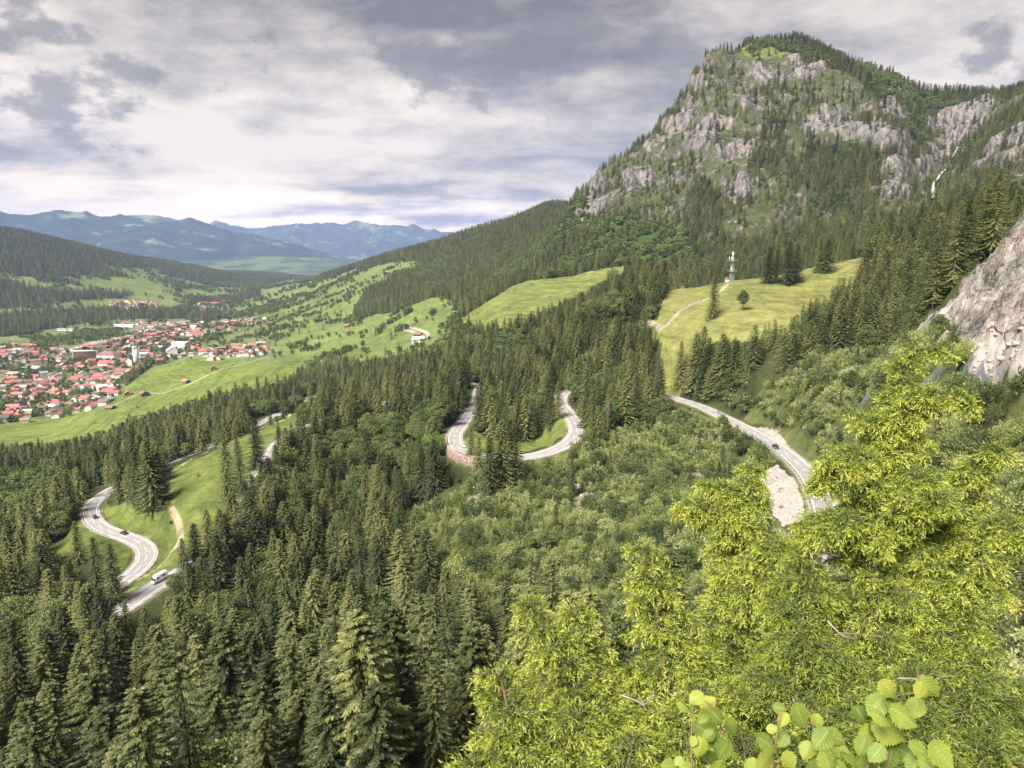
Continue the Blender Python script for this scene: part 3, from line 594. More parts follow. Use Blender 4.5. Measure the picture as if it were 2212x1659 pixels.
def spruce(seed, H=26.0, R=3.9, dz=0.5, nb=7, steps=9, cpl=3, cl=0.62, cw=0.26, bare=0.10, droop=0.5, power=0.8, sparse=0.0):
    r = np.random.RandomState(seed); z = bare*H; P = []; Dd = []; SS = []; LN = []; WD = []
    tubes = [tube([(0, 0, -1.5), (0.1, 0.05, H*0.4), (0, 0.1, H*0.8), (0, 0, H)], [0.36*H/26, 0.27*H/26, 0.10*H/26, 0.02])]
    while z < H*0.985:
        t = z/H; n = max(3, int(round(nb*(1-0.35*t))))
        a0 = r.rand()*6.28
        for k in range(n):
            if r.rand() < sparse: continue
            az = a0+k*6.283/n+r.uniform(-.35, .35)
            Lb = R*((1-t)**power)*(1-bare*0.2)*r.uniform(0.68, 1.18)*(0.55+0.45*min(1, (t-bare)/0.12+0.35))+0.25
            dr = droop*(1-t)**0.7*r.uniform(0.7, 1.3)-0.25*t
            s = (np.arange(steps)+r.uniform(0.2, 0.9, steps))/steps; s = np.clip(s, 0.08, 1)**0.8
            out = np.array([math.cos(az), math.sin(az), 0.0]); side = np.array([-out[1], out[0], 0.0])
            zo = -dr*Lb*s*1.15+dr*Lb*0.55*s**3
            pts_ = out*(s*Lb)[:, None]+np.array([0, 0, 1.0])*(z+zo+r.uniform(-.12, .12))[:, None]
            tang = norm(out[None]+np.array([0, 0, 1.0])*(-dr*1.15+dr*1.65*s**2)[:, None])
            for c in range(cpl):
                sg = (-1, 1, 0)[c % 3]
                sp = r.uniform(0.35, 1.0, steps)*sg
                d_ = norm(tang*r.uniform(0.5, 1.0, steps)[:, None]+side[None]*sp[:, None]+np.array([0, 0, -1.0])*r.uniform(0.15, 0.9, steps)[:, None]*(1-0.65*t))
                sd = norm(np.cross(d_, norm(r.normal(0, 0.55, (steps, 3))+np.array([0, 0, 1.0]))))
                sc = (0.65+0.5*(1-t))*r.uniform(0.7, 1.3, steps)*(1.15-0.45*s)
                P.append(pts_); Dd.append(d_); SS.append(sd); LN.append(cl*sc); WD.append(cw*sc)
        z += dz*(1-0.35*t)*r.uniform(0.8, 1.2)*H/26
    # leader shoot
    P.append(np.array([[0, 0, H-0.7]]*4)); Dd.append(norm(np.array([[.1, 0, 1], [-.1, .1, 1], [0, -.15, 1], [.2, .2, .8]]))); SS.append(norm(np.array([[0, 1, 0.]]*4))); LN.append([1.2, 1, 1, .6]); WD.append([.18]*4)
    V, F_ = cards(np.vstack(P), np.vstack(Dd), np.vstack(SS), np.concatenate([np.ravel(q) for q in LN]), np.concatenate([np.ravel(q) for q in WD]))
    return (V, F_), merge(tubes)
def leafy(seed, H=14, R=5, nclump=46, per=95, cs=0.42, trunk_h=0.25, squash=1.0, cone=0.0, multi=1, clump_r=0.30):
    r = np.random.RandomState(seed); cen = []; tubes = []
    zc = H*(trunk_h+(1-trunk_h)*0.5); rz = H*(1-trunk_h)*0.5
    for k in range(nclump):
        for _ in range(20):
            q = r.uniform(-1, 1, 3)
            if 0.15 < np.linalg.norm(q) < 1: break
        q = q/np.linalg.norm(q)*np.linalg.norm(q)**0.45
        q *= 0.82*r.uniform(0.85, 1.12)
        w_ = 1-cone*max(0, q[2])*0.8
        cen.append((q[0]*R*w_, q[1]*R*w_, zc+q[2]*rz))
    cen = np.array(cen)
    tubes.append(tube([(0, 0, -1.0), (R*.02, 0, H*trunk_h), (0, R*.04, H*0.55), (0, 0, H*0.85)], [0.028*H, 0.020*H, 0.012*H, 0.02]))
    for k in range(min(nclump, 16)):
        c = cen[k]; b0 = np.array([0, 0, H*(trunk_h*0.6+0.3*r.rand())]); mid_ = (b0+c)/2+np.array([0, 0, -0.04*H])
        tubes.append(tube([b0, mid_, c], [0.010*H, 0.006*H, 0.02], 5))
    cr = R*clump_r*r.uniform(0.7, 1.3, nclump)
    n = nclump*per; ci = np.repeat(np.arange(nclump), per)
    q = norm(r.normal(size=(n, 3))); q[:, 2] = np.abs(q[:, 2])*0.9-0.25*r.rand(n); q = norm(q)
    rad = cr[ci]*r.uniform(0.55, 1.12, n)
    P = cen[ci]+q*rad[:, None]*np.array([1, 1, 0.8])
    Dd = norm(q*0.6+r.normal(0, 0.6, (n, 3))+np.array([0, 0, -0.25])); SS = norm(np.cross(Dd, norm(r.normal(0, .7, (n, 3))+q)))
    sc = r.uniform(0.7, 1.3, n)
    return cards(P, Dd, SS, cs*sc, cs*0.8*sc, 0.45), merge(tubes)
def shrub(seed, H=4.2, R=2.4, stems=26, per=90, cs=0.20, wide=0.45):
    r = np.random.RandomState(seed); P = []; Dd = []; tubes = []
    for k in range(stems):
        a = r.rand()*6.28; o = R*math.sqrt(r.rand()); h = H*(1-0.45*(o/R)**2)*r.uniform(0.6, 1.1)
        dirn = np.array([math.cos(a), math.sin(a), 0])
        p0 = dirn*o*0.25; p1 = dirn*o*0.7+np.array([0, 0, h*0.5]); p2 = dirn*o+np.array([0, 0, h])
        tubes.append(tube([p0, p1, p2], [0.04, 0.025, 0.008], 4))
        t = r.uniform(0.25, 1, per)**0.8; base = (1-t)[:, None]**2*p0+2*(t*(1-t))[:, None]*p1+(t**2)[:, None]*p2
        off = r.normal(0, 1, (per, 3))*0.30*R/2.4*(1.25-0.7*t)[:, None]
        P.append(base+off); Dd.append(norm(off*1.1+np.array([0, 0, 0.45])+dirn*0.15+r.normal(0, .25, (per, 3))))
    P = np.vstack(P); P[:, 2] = np.maximum(P[:, 2], 0.05); Dd = np.vstack(Dd); n = len(P)
    SS = norm(np.cross(Dd, r.normal(0, 1, (n, 3)))); sc = r.uniform(0.6, 1.35, n)
    return cards(P, Dd, SS, cs*sc*1.4, cs*wide*1.5*sc, 0.45), merge(tubes)

def proto(kind, seed, **kw):
    fn = {'spruce': spruce, 'leafy': leafy, 'shrub': shrub}[kind]
    (V, F_), (TV, TF) = fn(seed, **kw); return V, F_, TV, TF
LM = {'spruce': M_SPR, 'leafy': M_DEC, 'shrub': M_SHR}
def proto_meshes(kind, seed, name, mat=None, bark=None, **kw):
    V, F_, TV, TF = proto(kind, seed, **kw)
    return mesh_np(name+'_crown', V, F_, mat or LM[kind]), mesh_np(name+'_trunk', TV, TF, bark or M_BARK, smooth_=True)
def proto_single(kind, seed, name, mat=None, **kw):
    V, F_, TV, TF = proto(kind, seed, **kw); nT = len(F_)
    me = mesh_np(name, np.vstack([V, TV]), np.vstack([F_, TF+len(V)]), mat or LM[kind])
    me.materials.append(M_BARK); mi = np.zeros(nT+len(TF), np.int32); mi[nT:] = 1; me.polygons.foreach_set('material_index', mi); return me
HI = {'spruce': [proto_meshes('spruce', 1, 'spruce', R=6.2, steps=14, power=0.7), proto_meshes('spruce', 2, 'spruce', R=5.6, droop=0.62, H=28, steps=13, power=.65), proto_meshes('spruce', 3, 'spruce', R=7.2, droop=0.8, H=27, bare=.05, steps=16, power=.7, cl=.78, cw=.3), proto_meshes('spruce', 4, 'spruce', R=6.0, H=23, droop=0.4, bare=.04, steps=14, power=.75),
      proto_meshes('spruce', 5, 'spruce', R=6.0, H=29, droop=0.85, bare=.16, steps=13, power=.6, sparse=.38), proto_meshes('spruce', 6, 'spruce', R=4.6, H=21, droop=0.3, bare=.02, steps=12, power=.8)],
      'leafy': [proto_meshes('leafy', 11, 'tree', nclump=60), proto_meshes('leafy', 12, 'tree', H=15, R=4.6, nclump=55, cone=0.5), proto_meshes('leafy', 13, 'tree', H=12, R=5.2, nclump=60, trunk_h=.15)],
      'shrub': [proto_meshes('shrub', 21, 'shrub'), proto_meshes('shrub', 22, 'shrub', H=3.4, R=2.8, stems=30), proto_meshes('shrub', 23, 'shrub', H=5.4, R=2.3), proto_meshes('leafy', 24, 'shrub', mat=M_SHR, H=4.6, R=2.5, nclump=26, per=80, cs=0.24, trunk_h=0.05)]}
PH = {'spruce': [26, 28, 27, 23, 29, 21], 'leafy': [14, 15, 12], 'shrub': [4.2, 3.4, 5.4, 4.6]}
MIDS = {'spruce': [proto_single('spruce', 31+i, 'spruce_mid', dz=0.85, nb=6, steps=7, cpl=3, cl=1.05, cw=0.5, bare=0.05, R=[6.0, 6.9, 5.2][i], power=.7) for i in range(3)],
        'leafy': [proto_single('leafy', 41+i, 'tree_mid', nclump=40, per=38, cs=0.75, cone=[0, .5, .2][i], H=[14, 15, 12][i], trunk_h=.12) for i in range(3)],
        'shrub': [proto_single('shrub', 51+i, 'shrub_mid', stems=14, per=42, cs=0.36, H=[4.2, 3.4, 5][i]) for i in range(3)]}
LOWS = {'spruce': [proto_single('spruce', 61+i, 'spruce_low', dz=1.9, nb=6, steps=3, cpl=3, cl=2.0, cw=1.05, bare=0.05, R=[5.6, 6.4, 4.9][i], power=.7) for i in range(3)],
        'leafy': [proto_single('leafy', 71+i, 'tree_low', nclump=22, per=16, cs=1.6, cone=[0, .5, .2][i], H=[14, 15, 12][i], trunk_h=.08, clump_r=.36) for i in range(3)]}

# ------------------------------------------------------------------ where every tree stands
def jitter_points(s, r0, r1, half=43.5, seed=1):
    r = np.random.RandomState(seed); n = int(2*r1/s)+2
    gx_, gy_ = np.meshgrid(np.arange(-r1, r1, s), np.arange(0, r1, s)); x = gx_+r.uniform(-.48, .48, gx_.shape)*s; y = gy_+r.uniform(-.48, .48, gx_.shape)*s
    x, y = x.ravel(), y.ravel(); q = np.hypot(x, y); a = np.degrees(np.abs(np.arctan2(x, y)))
    k = (q >= r0) & (q < r1) & (a < half); return x[k], y[k], r
TREES = {'spruce': [], 'leafy': [], 'shrub': []}   # x, y, z, height factor, distance
NOGO = []   # (polygon, rmin, rmax) sight openings kept free of trees
def put(kind, x, y, s):
    z = ground_z(x, y); TREES[kind].append(np.stack([x, y, z, s, np.hypot(x, y)], 1))
def corridor(x, y, w):
    d1, _ = near_line(ROADC[::2], x, y, 60); return d1 > w
# sight openings: rays over which the road and meadows are seen, trees in them stay low or absent
OPEN = [
 [(183,1050),(250,1040),(250,1100),(330,1165),(335,1205),(300,1250),(262,1245),(265,1228),(290,1200),(250,1165),(183,1130)],
 [(270,1300),(368,1238),(385,1262),(330,1290),(290,1308)],
 [(350,1000),(470,955),(475,985),(365,1035)], [(535,905),(610,880),(610,905),(540,930)], [(655,855),(682,850),(682,868),(655,868)],
 [(350,1030),(470,970),(660,880),(600,940),(545,1000),(480,1060),(465,1130),(440,1165),(390,1225),(310,1260),(330,1205),(340,1150),(362,1100)],
 [(100,1190),(190,1130),(245,1155),(280,1185),(270,1225),(200,1225)],
 [(966,925),(1025,905),(1022,960),(1120,965),(1115,1002),(1020,1010),(985,1020),(966,975)],
 [(1120,950),(1195,940),(1225,930),(1212,890),(1225,885),(1256,915),(1256,945),(1215,985),(1120,998)],
 [(1010,838),(1038,838),(1030,870),(1030,900),(1010,900)],
 [(1435,850),(1500,860),(1560,885),(1550,905),(1490,885),(1435,872)],
 [(1600,885),(1740,945),(1800,1010),(1800,1160),(1770,1160),(1740,1130),(1720,1060),(1640,950),(1600,925)],
 [(1640,1035),(1690,1015),(1725,1060),(1745,1140),(1680,1145),(1660,1080)],
 [(1440,640),(1580,612),(1740,592),(1870,568),(1790,610),(1740,650),(1690,685),(1620,698),(1570,712),(1510,755),(1470,730),(1440,755),(1440,710),(1400,700)],
 [(1340,595),(1200,606),(1110,620),(1020,690),(1060,690),(1180,655),(1300,615)],
 [(880,712),(940,715),(935,738),(880,745)],
 [(0,905),(100,895),(235,885),(240,925),(120,950),(0,955)],
]
OPEN2 = [[(900,1130),(1000,1060),(1110,1010),(1330,955),(1440,900),(1600,930),(1690,1010),(1650,1120),(1450,1200),(1300,1230),(1150,1230),(1000,1190)],
 [(550,800),(640,792),(740,768),(830,770),(880,752),(960,742),(985,700),(870,690),(700,690),(560,740)]]
def tall_blocks(x, y, z, h):
    b = np.zeros(x.shape, bool)
    for f_ in (0.5, 0.95):
        u_, v_ = proj(x, y, z+h*f_)
        for p in OPEN2: b |= inpoly(u_, v_, p)
    return b
def tree_blocks(x, y, z, h):
    """true where a tree of height h would stand in front of one of the openings"""
    b = np.zeros(x.shape, bool)
    for f_ in (0.25, 0.55, 0.8, 0.97):
        u_, v_ = proj(x, y, z+h*f_)
        r_ = np.hypot(x, y); ru = (1.2+2.4*(1-f_))*h/26*F/np.maximum(r_, 30)
        for p in OPEN:
            for du in (-1, 0, 1): b |= inpoly(u_+du*ru, v_, p)
    return b
# near forest
x, y, r = jitter_points(6.6, 62, 900, seed=3); z = ground_z(x, y); u, v = proj(x, y, z); q = np.hypot(x, y); c = ground_cls(x, y)
n1 = fbm(x/38, y/38, 3, 101); n2 = fbm(x/90, y/90, 3, 111); rd = r.rand(len(x)); rd2 = r.rand(len(x))
road_ok = corridor(x, y, 7.0)
hs = 0.54+0.52*r.rand(len(x))+0.16*n2+0.10*(rd2 > .9)+0.36*(1-sstep(150, 330, q))
right_near = (u > 1560) & (q < 230)
f = (c == FOREST) & road_ok & ~right_near & (rd < 0.90)
dec = f & ((n1 > 0.24) | (rd2 < 0.13) | ((u < 260) & (v > 1350) & (n1 > -.05)))
spr = f & ~dec
hh = hs*26
# keep openings free
bigxy = [PT(*b_) for b_ in ((760,1310,104),(905,1275,113),(1032,1345,99),(625,1375,108),(480,1335,122),(340,1420,112),(190,1440,118),(55,1500,116),(690,1490,88),(840,1520,86),(560,1540,86),(280,1560,90))]
for b_ in bigxy: nb2 = np.hypot(x-b_[0], y-b_[1]) > 5.5; spr &= nb2; dec &= nb2
blk = tree_blocks(x, y, z, hh); blk2 = tree_blocks(x, y, z, 0.55*hh); tb = tall_blocks(x, y, z, hh); tb2 = tall_blocks(x, y, z, 8*np.ones(len(x))); spr &= ~tb; dec &= ~tb
hs = np.where(blk & ~blk2, hs*0.55, hs); keep = ~blk2
put('spruce', x[spr & keep], y[spr & keep], hs[spr & keep])
dk = dec & ~tree_blocks(x, y, z, 14*hs*1.2); put('leafy', x[dk], y[dk], hs[dk]*1.2)
# small shrubs and young trees along gaps
g = (c == FOREST) & road_ok & (blk2 | tb) & (rd < 0.75) & ~tree_blocks(x, y, z, 5*np.ones(len(x))); put('shrub', x[g], y[g], 0.5+0.7*rd2[g])
# bush slopes
x, y, r = jitter_points(2.9, 45, 400, seed=5); z = ground_z(x, y); q = np.hypot(x, y); c = ground_cls(x, y); u, v = proj(x, y, z)
n1 = fbm(x/14, y/14, 3, 33); n2 = fbm(x/30, y/30, 3, 131); rd = r.rand(len(x)); rd2 = r.rand(len(x))
bok = (c == BUSH) & corridor(x, y, 6.5) & ((n1 < 0.44) | (v > 1100)) & (rd < 0.92)
hs = 0.75+0.75*rd2**2+0.5*n2
kb = bok & ~tree_blocks(x, y, z, 4*hs); tall = kb & (rd2 > 0.93) & (n2 > -0.1); kk = kb & ~tall
put('shrub', x[kk], y[kk], hs[kk])
tk = tall & ~tree_blocks(x, y, z, 10*np.ones(len(x))); put('leafy', x[tk], y[tk], 0.35+0.35*r.rand(tk.sum()))
sp_ = kb & (rd < 0.018) & ~tree_blocks(x, y, z, 11*np.ones(len(x))); put('spruce', x[sp_], y[sp_], 0.25+0.2*r.rand(sp_.sum()))
rk_ = (c == ROCKF) & (rd < 0.02); put('shrub', x[rk_], y[rk_], 0.3+0.4*rd2[rk_])
sc_ = (c == SCREE) & (rd < 0.02); put('shrub', x[sc_], y[sc_], 0.25+0.25*rd2[sc_])
# stray bushes on the pastures
x, y, r = jitter_points(9, 180, 1600, seed=19); z = ground_z(x, y); c = ground_cls(x, y); rd = r.rand(len(x)); q = np.hypot(x, y)
k_ = (c == MEADOW) & (rd < np.where(fbm(x/60, y/60, 2, 19) > .2, .05, .012)) & corridor(x, y, 8); put('shrub', x[k_], y[k_], 0.25+0.5*r.rand(k_.sum()))
# mountain and far forests
x, y, r = jitter_points(6.6, 780, 2400, seed=7); z = ground_z(x, y); q = np.hypot(x, y); c = ground_cls(x, y); u, v = proj(x, y, z)
rd = r.rand(len(x)); rd2 = r.rand(len(x)); n1 = fbm(x/55, y/55, 3, 141); n2 = fbm(x/120, y/120, 3, 151)
e_ = 4.0; slope = np.hypot(ground_z(x+e_, y)-z, ground_z(x, y+e_)-z)/e_
hs = 0.50+0.30*rd2+0.08*n2
dn = (c == DENSE) & (rd < 0.80)
cr = (c == CRAG) & (((n1 > 0.10) & (rd < 0.6)) | (rd < 0.13)) & (slope < 1.9)
lf = (c == LEAFY) & (rd < 0.85)
fo = (c == FOREST) & (rd < 0.75) & (q >= 900)
dd_ = (dn | fo) & (((n2 > 0.30)) | (rd2 < 0.06)); s_ = (dn | cr | fo) & ~dd_
hs2 = np.where(c == CRAG, hs*0.85, hs); ob = (q < 1150) & tall_blocks(x, y, z, hs*24); s_ &= ~ob; dd_ &= ~ob
put('spruce', x[s_], y[s_], hs2[s_]); lf2 = lf | dd_; put('leafy', x[lf2], y[lf2], hs[lf2]*1.15)
# valley: hedges, orchards, garden trees
vl = (c == VALLEY) & (q > 850)
hedge = vl & (np.abs(fbm(x/150, y/80, 3, 171)) < 0.026) & (rd < 0.55)
cl_ = vl & (fbm(x/70, y/45, 3, 181) > 0.50) & (rd < 0.6)
P_TOWN = [(-60,752),(60,748),(180,715),(290,695),(400,700),(520,690),(585,690),(560,702),(480,715),(430,728),(438,762),(395,775),(330,790),(255,832),(258,850),(235,872),(150,900),(60,912),(-60,920)]
town = inpoly(u, v, P_TOWN) & (q > 1180) & (q < 2800)
hedge &= ~town; cl_ &= ~town; tt_ = town & (rd < 0.3) & (fbm(x/60, y/60, 2, 191) > -0.15)
aa = hedge | cl_ | tt_; put('leafy', x[aa], y[aa], 0.45+0.45*rd2[aa])
sc2 = vl & ~town & (rd < 0.004); put('spruce', x[sc2], y[sc2], 0.5+0.3*rd2[sc2])
x, y, r = jitter_points(15, 2400, 8500, seed=9); z = ground_z(x, y); q = np.hypot(x, y); c = ground_cls(x, y); u, v = proj(x, y, z)
rd = r.rand(len(x)); rd2 = r.rand(len(x))
dn = (c == DENSE) & (rd < 0.92); put('spruce', x[dn], y[dn], 0.75+0.4*rd2[dn])
vl = (c == VALLEY) & ((np.abs(fbm(x/260, y/150, 3, 201)) < 0.05) | (fbm(x/300, y/200, 3, 211) > 0.40)) & (rd < 0.7)
put('leafy', x[vl], y[vl], 1.0+0.5*rd2[vl])
# ------------------------------------------------------------------ trees as things (nearest) and as woods (the rest)
def hi_single(pair, name):
    a, b = pair; va = np.zeros(len(a.vertices)*3, np.float32); a.vertices.foreach_get('co', va); vb = np.zeros(len(b.vertices)*3, np.float32); b.vertices.foreach_get('co', vb)
    na_, nb_ = len(a.vertices), len(b.vertices); fa = np.zeros(len(a.polygons)*4, np.int32); a.loops.foreach_get('vertex_index', fa); fb = np.zeros(len(b.polygons)*4, np.int32); b.loops.foreach_get('vertex_index', fb)
    me = mesh_np(name, np.vstack([va.reshape(-1, 3), vb.reshape(-1, 3)]), np.vstack([fa.reshape(-1, 4), fb.reshape(-1, 4)+na_]), a.materials[0]); me.materials.append(b.materials[0])
    mi = np.zeros(len(me.polygons), np.int32); mi[len(a.polygons):] = 1; me.polygons.foreach_set('material_index', mi); return me
def woods(name, arr, pk, meshes, label, cat):
    pc = bpy.data.collections.new(name+'_models')
    for i, me in enumerate(meshes):
        o = bpy.data.objects.new('%s_model_%02d' % (name, i), me); pc.objects.link(o)
    me = bpy.data.meshes.new(name); n = len(arr); me.vertices.add(n); me.vertices.foreach_set('co', arr[:, :3].astype(np.float32).ravel())
    r = np.random.RandomState(len(name))
    for nm, typ, dat in (('sc', 'FLOAT', arr[:, 3]), ('rz', 'FLOAT', r.rand(n)*6.28), ('wd', 'FLOAT', arr[:, 3]*r.uniform(0.85, 1.2, n))):
        a_ = me.attributes.new(nm, typ, 'POINT'); a_.data.foreach_set('value', dat.astype(np.float32))
    a_ = me.attributes.new('pk', 'INT', 'POINT'); a_.data.foreach_set('value', pk.astype(np.int32))
    o = obj(name, me); tag(o, label, cat, kind='stuff')
    ng = bpy.data.node_groups.new(name, 'GeometryNodeTree')
    ng.interface.new_socket('Geometry', in_out='INPUT', socket_type='NodeSocketGeometry'); ng.interface.new_socket('Geometry', in_out='OUTPUT', socket_type='NodeSocketGeometry')
    gi = ng.nodes.new('NodeGroupInput'); go = ng.nodes.new('NodeGroupOutput'); ip = ng.nodes.new('GeometryNodeInstanceOnPoints'); ci = ng.nodes.new('GeometryNodeCollectionInfo')
    ci.inputs['Collection'].default_value = pc; ci.inputs['Separate Children'].default_value = True; ci.inputs['Reset Children'].default_value = True
    def at(nm, dt):
        q = ng.nodes.new('GeometryNodeInputNamedAttribute'); q.data_type = dt; q.inputs['Name'].default_value = nm; return q.outputs[0]
    cx = ng.nodes.new('ShaderNodeCombineXYZ'); ng.links.new(at('rz', 'FLOAT'), cx.inputs[2])
    cs_ = ng.nodes.new('ShaderNodeCombineXYZ'); wdo = at('wd', 'FLOAT'); ng.links.new(wdo, cs_.inputs[0]); ng.links.new(wdo, cs_.inputs[1]); ng.links.new(at('sc', 'FLOAT'), cs_.inputs[2])
    ng.links.new(gi.outputs[0], ip.inputs['Points']); ng.links.new(ci.outputs[0], ip.inputs['Instance']); ip.inputs['Pick Instance'].default_value = True
    ng.links.new(at('pk', 'INT'), ip.inputs['Instance Index']); ng.links.new(cx.outputs[0], ip.inputs['Rotation']); ng.links.new(cs_.outputs[0], ip.inputs['Scale'])
    ng.links.new(ip.outputs[0], go.inputs[0]); md = o.modifiers.new('wood', 'NODES'); md.node_group = ng; return o
PLACES = [  # outline in the survey view, words
 ([(0,1300),(330,1300),(330,1700),(0,1700)], 'in the lower left corner'),
 ([(0,1080),(240,1080),(240,1300),(0,1300)], 'left of the S bend with two cars'),
 ([(0,850),(480,850),(480,1080),(0,1080)], 'between S bend and village hay slope'),
 ([(330,1290),(620,1290),(620,1700),(330,1700)], 'below the road with the white van'),
 ([(470,1000),(720,1000),(720,1300),(470,1300)], 'right of the sloping footpath meadow'),
 ([(620,1290),(860,1290),(860,1700),(620,1700)], 'at the bottom, left of the middle'),
 ([(860,1290),(1300,1290),(1300,1700),(860,1700)], 'beside the left flank of the juniper'),
 ([(720,1000),(1000,1000),(1000,1290),(720,1290)], 'downhill from the middle hairpin wall'),
 ([(1000,820),(1260,820),(1260,960),(1000,960)], 'on the wooded island inside the hairpin'),
 ([(1000,960),(1260,960),(1260,1160),(1000,1160)], 'in front of the middle hairpin'),
 ([(480,780),(1000,780),(1000,1000),(480,1000)], 'in the wood left of the hairpin'),
 ([(1000,650),(1450,650),(1450,820),(1000,820)], 'in the wood above the middle hairpin'),
 ([(1260,820),(1450,820),(1450,1000),(1260,1000)], 'between hairpin and upper road'),
 ([(1450,690),(1640,690),(1640,850),(1450,850)], 'between golden meadow and upper road'),
 ([(1640,550),(2212,550),(2212,760),(1640,760)], 'between golden meadow and grey rock face'),
 ([(1600,350),(2212,350),(2212,560),(1600,560)], 'on the rib under the cliff mountain'),
 ([(1300,1000),(1700,1000),(1700,1300),(1300,1300)], 'on the bushy slope below the upper road'),
 ([(1700,760),(2212,760),(2212,1000),(1700,1000)], 'on the slope beneath the grey rock'),
 ([(1700,1000),(2212,1000),(2212,1700),(1700,1700)], 'on the stony slope behind the juniper'),
]
def place_of(u, v):
    if 1000 <= u < 1300 and 1160 <= v < 1290: return 'on the bushy slope under the hairpin'
    if 1300 <= u < 1700 and v >= 1300: return 'on the slope left of the juniper trunk'
    if u < 1000 and v < 850: return 'near the village pastures'
    if 1300 <= u < 1600 and v < 760: return 'beside the golden meadow'
    if 1640 <= u < 1720 and 760 <= v < 1000: return 'right above the upper road'
    if 1450 <= u < 1640 and 850 <= v < 1000: return 'on the verge below the upper road'
    for p, t in PLACES:
        if p[0][0] <= u < p[1][0] and p[0][1] <= v < p[2][1]: return t
    return 'on the open hillside in the middle'
JUN = [(1000,1659),(1080,1440),(1130,1290),(1240,1300),(1390,1180),(1480,1080),(1620,1000),(1680,1150),(1740,1060),(1860,900),(1950,760),(2060,760),(2030,900),(2100,1000),(2200,980),(2212,1659)]
COLR = {'spruce': ['dark green', 'olive green', 'deep green', 'grey-green', 'thin-crowned', 'slender young'], 'leafy': ['round-crowned', 'pointed', 'broad low'], 'shrub': ['pale grey-green', 'low spreading', 'upright', 'rounded']}
CATN = {'spruce': ('spruce_tree', 'spruce', 'spruces'), 'leafy': ('broadleaf_tree', 'tree', 'broadleaf trees'), 'shrub': ('shrub', 'shrub', 'shrubs')}
def make_tree(kind, i, x, y, z, s, rz, label, group, mats=None, sx=1.0, name=None):
    nm, cat, _ = CATN[kind]
    e = tag(obj(name or nm, None, None, (x, y, z), rz, (s*sx, s*sx, s)), label, cat, group)
    cm, tm = HI[kind][i]
    c_ = obj('crown', cm if mats is None else mats, e); t_ = obj('trunk', tm, e); return e
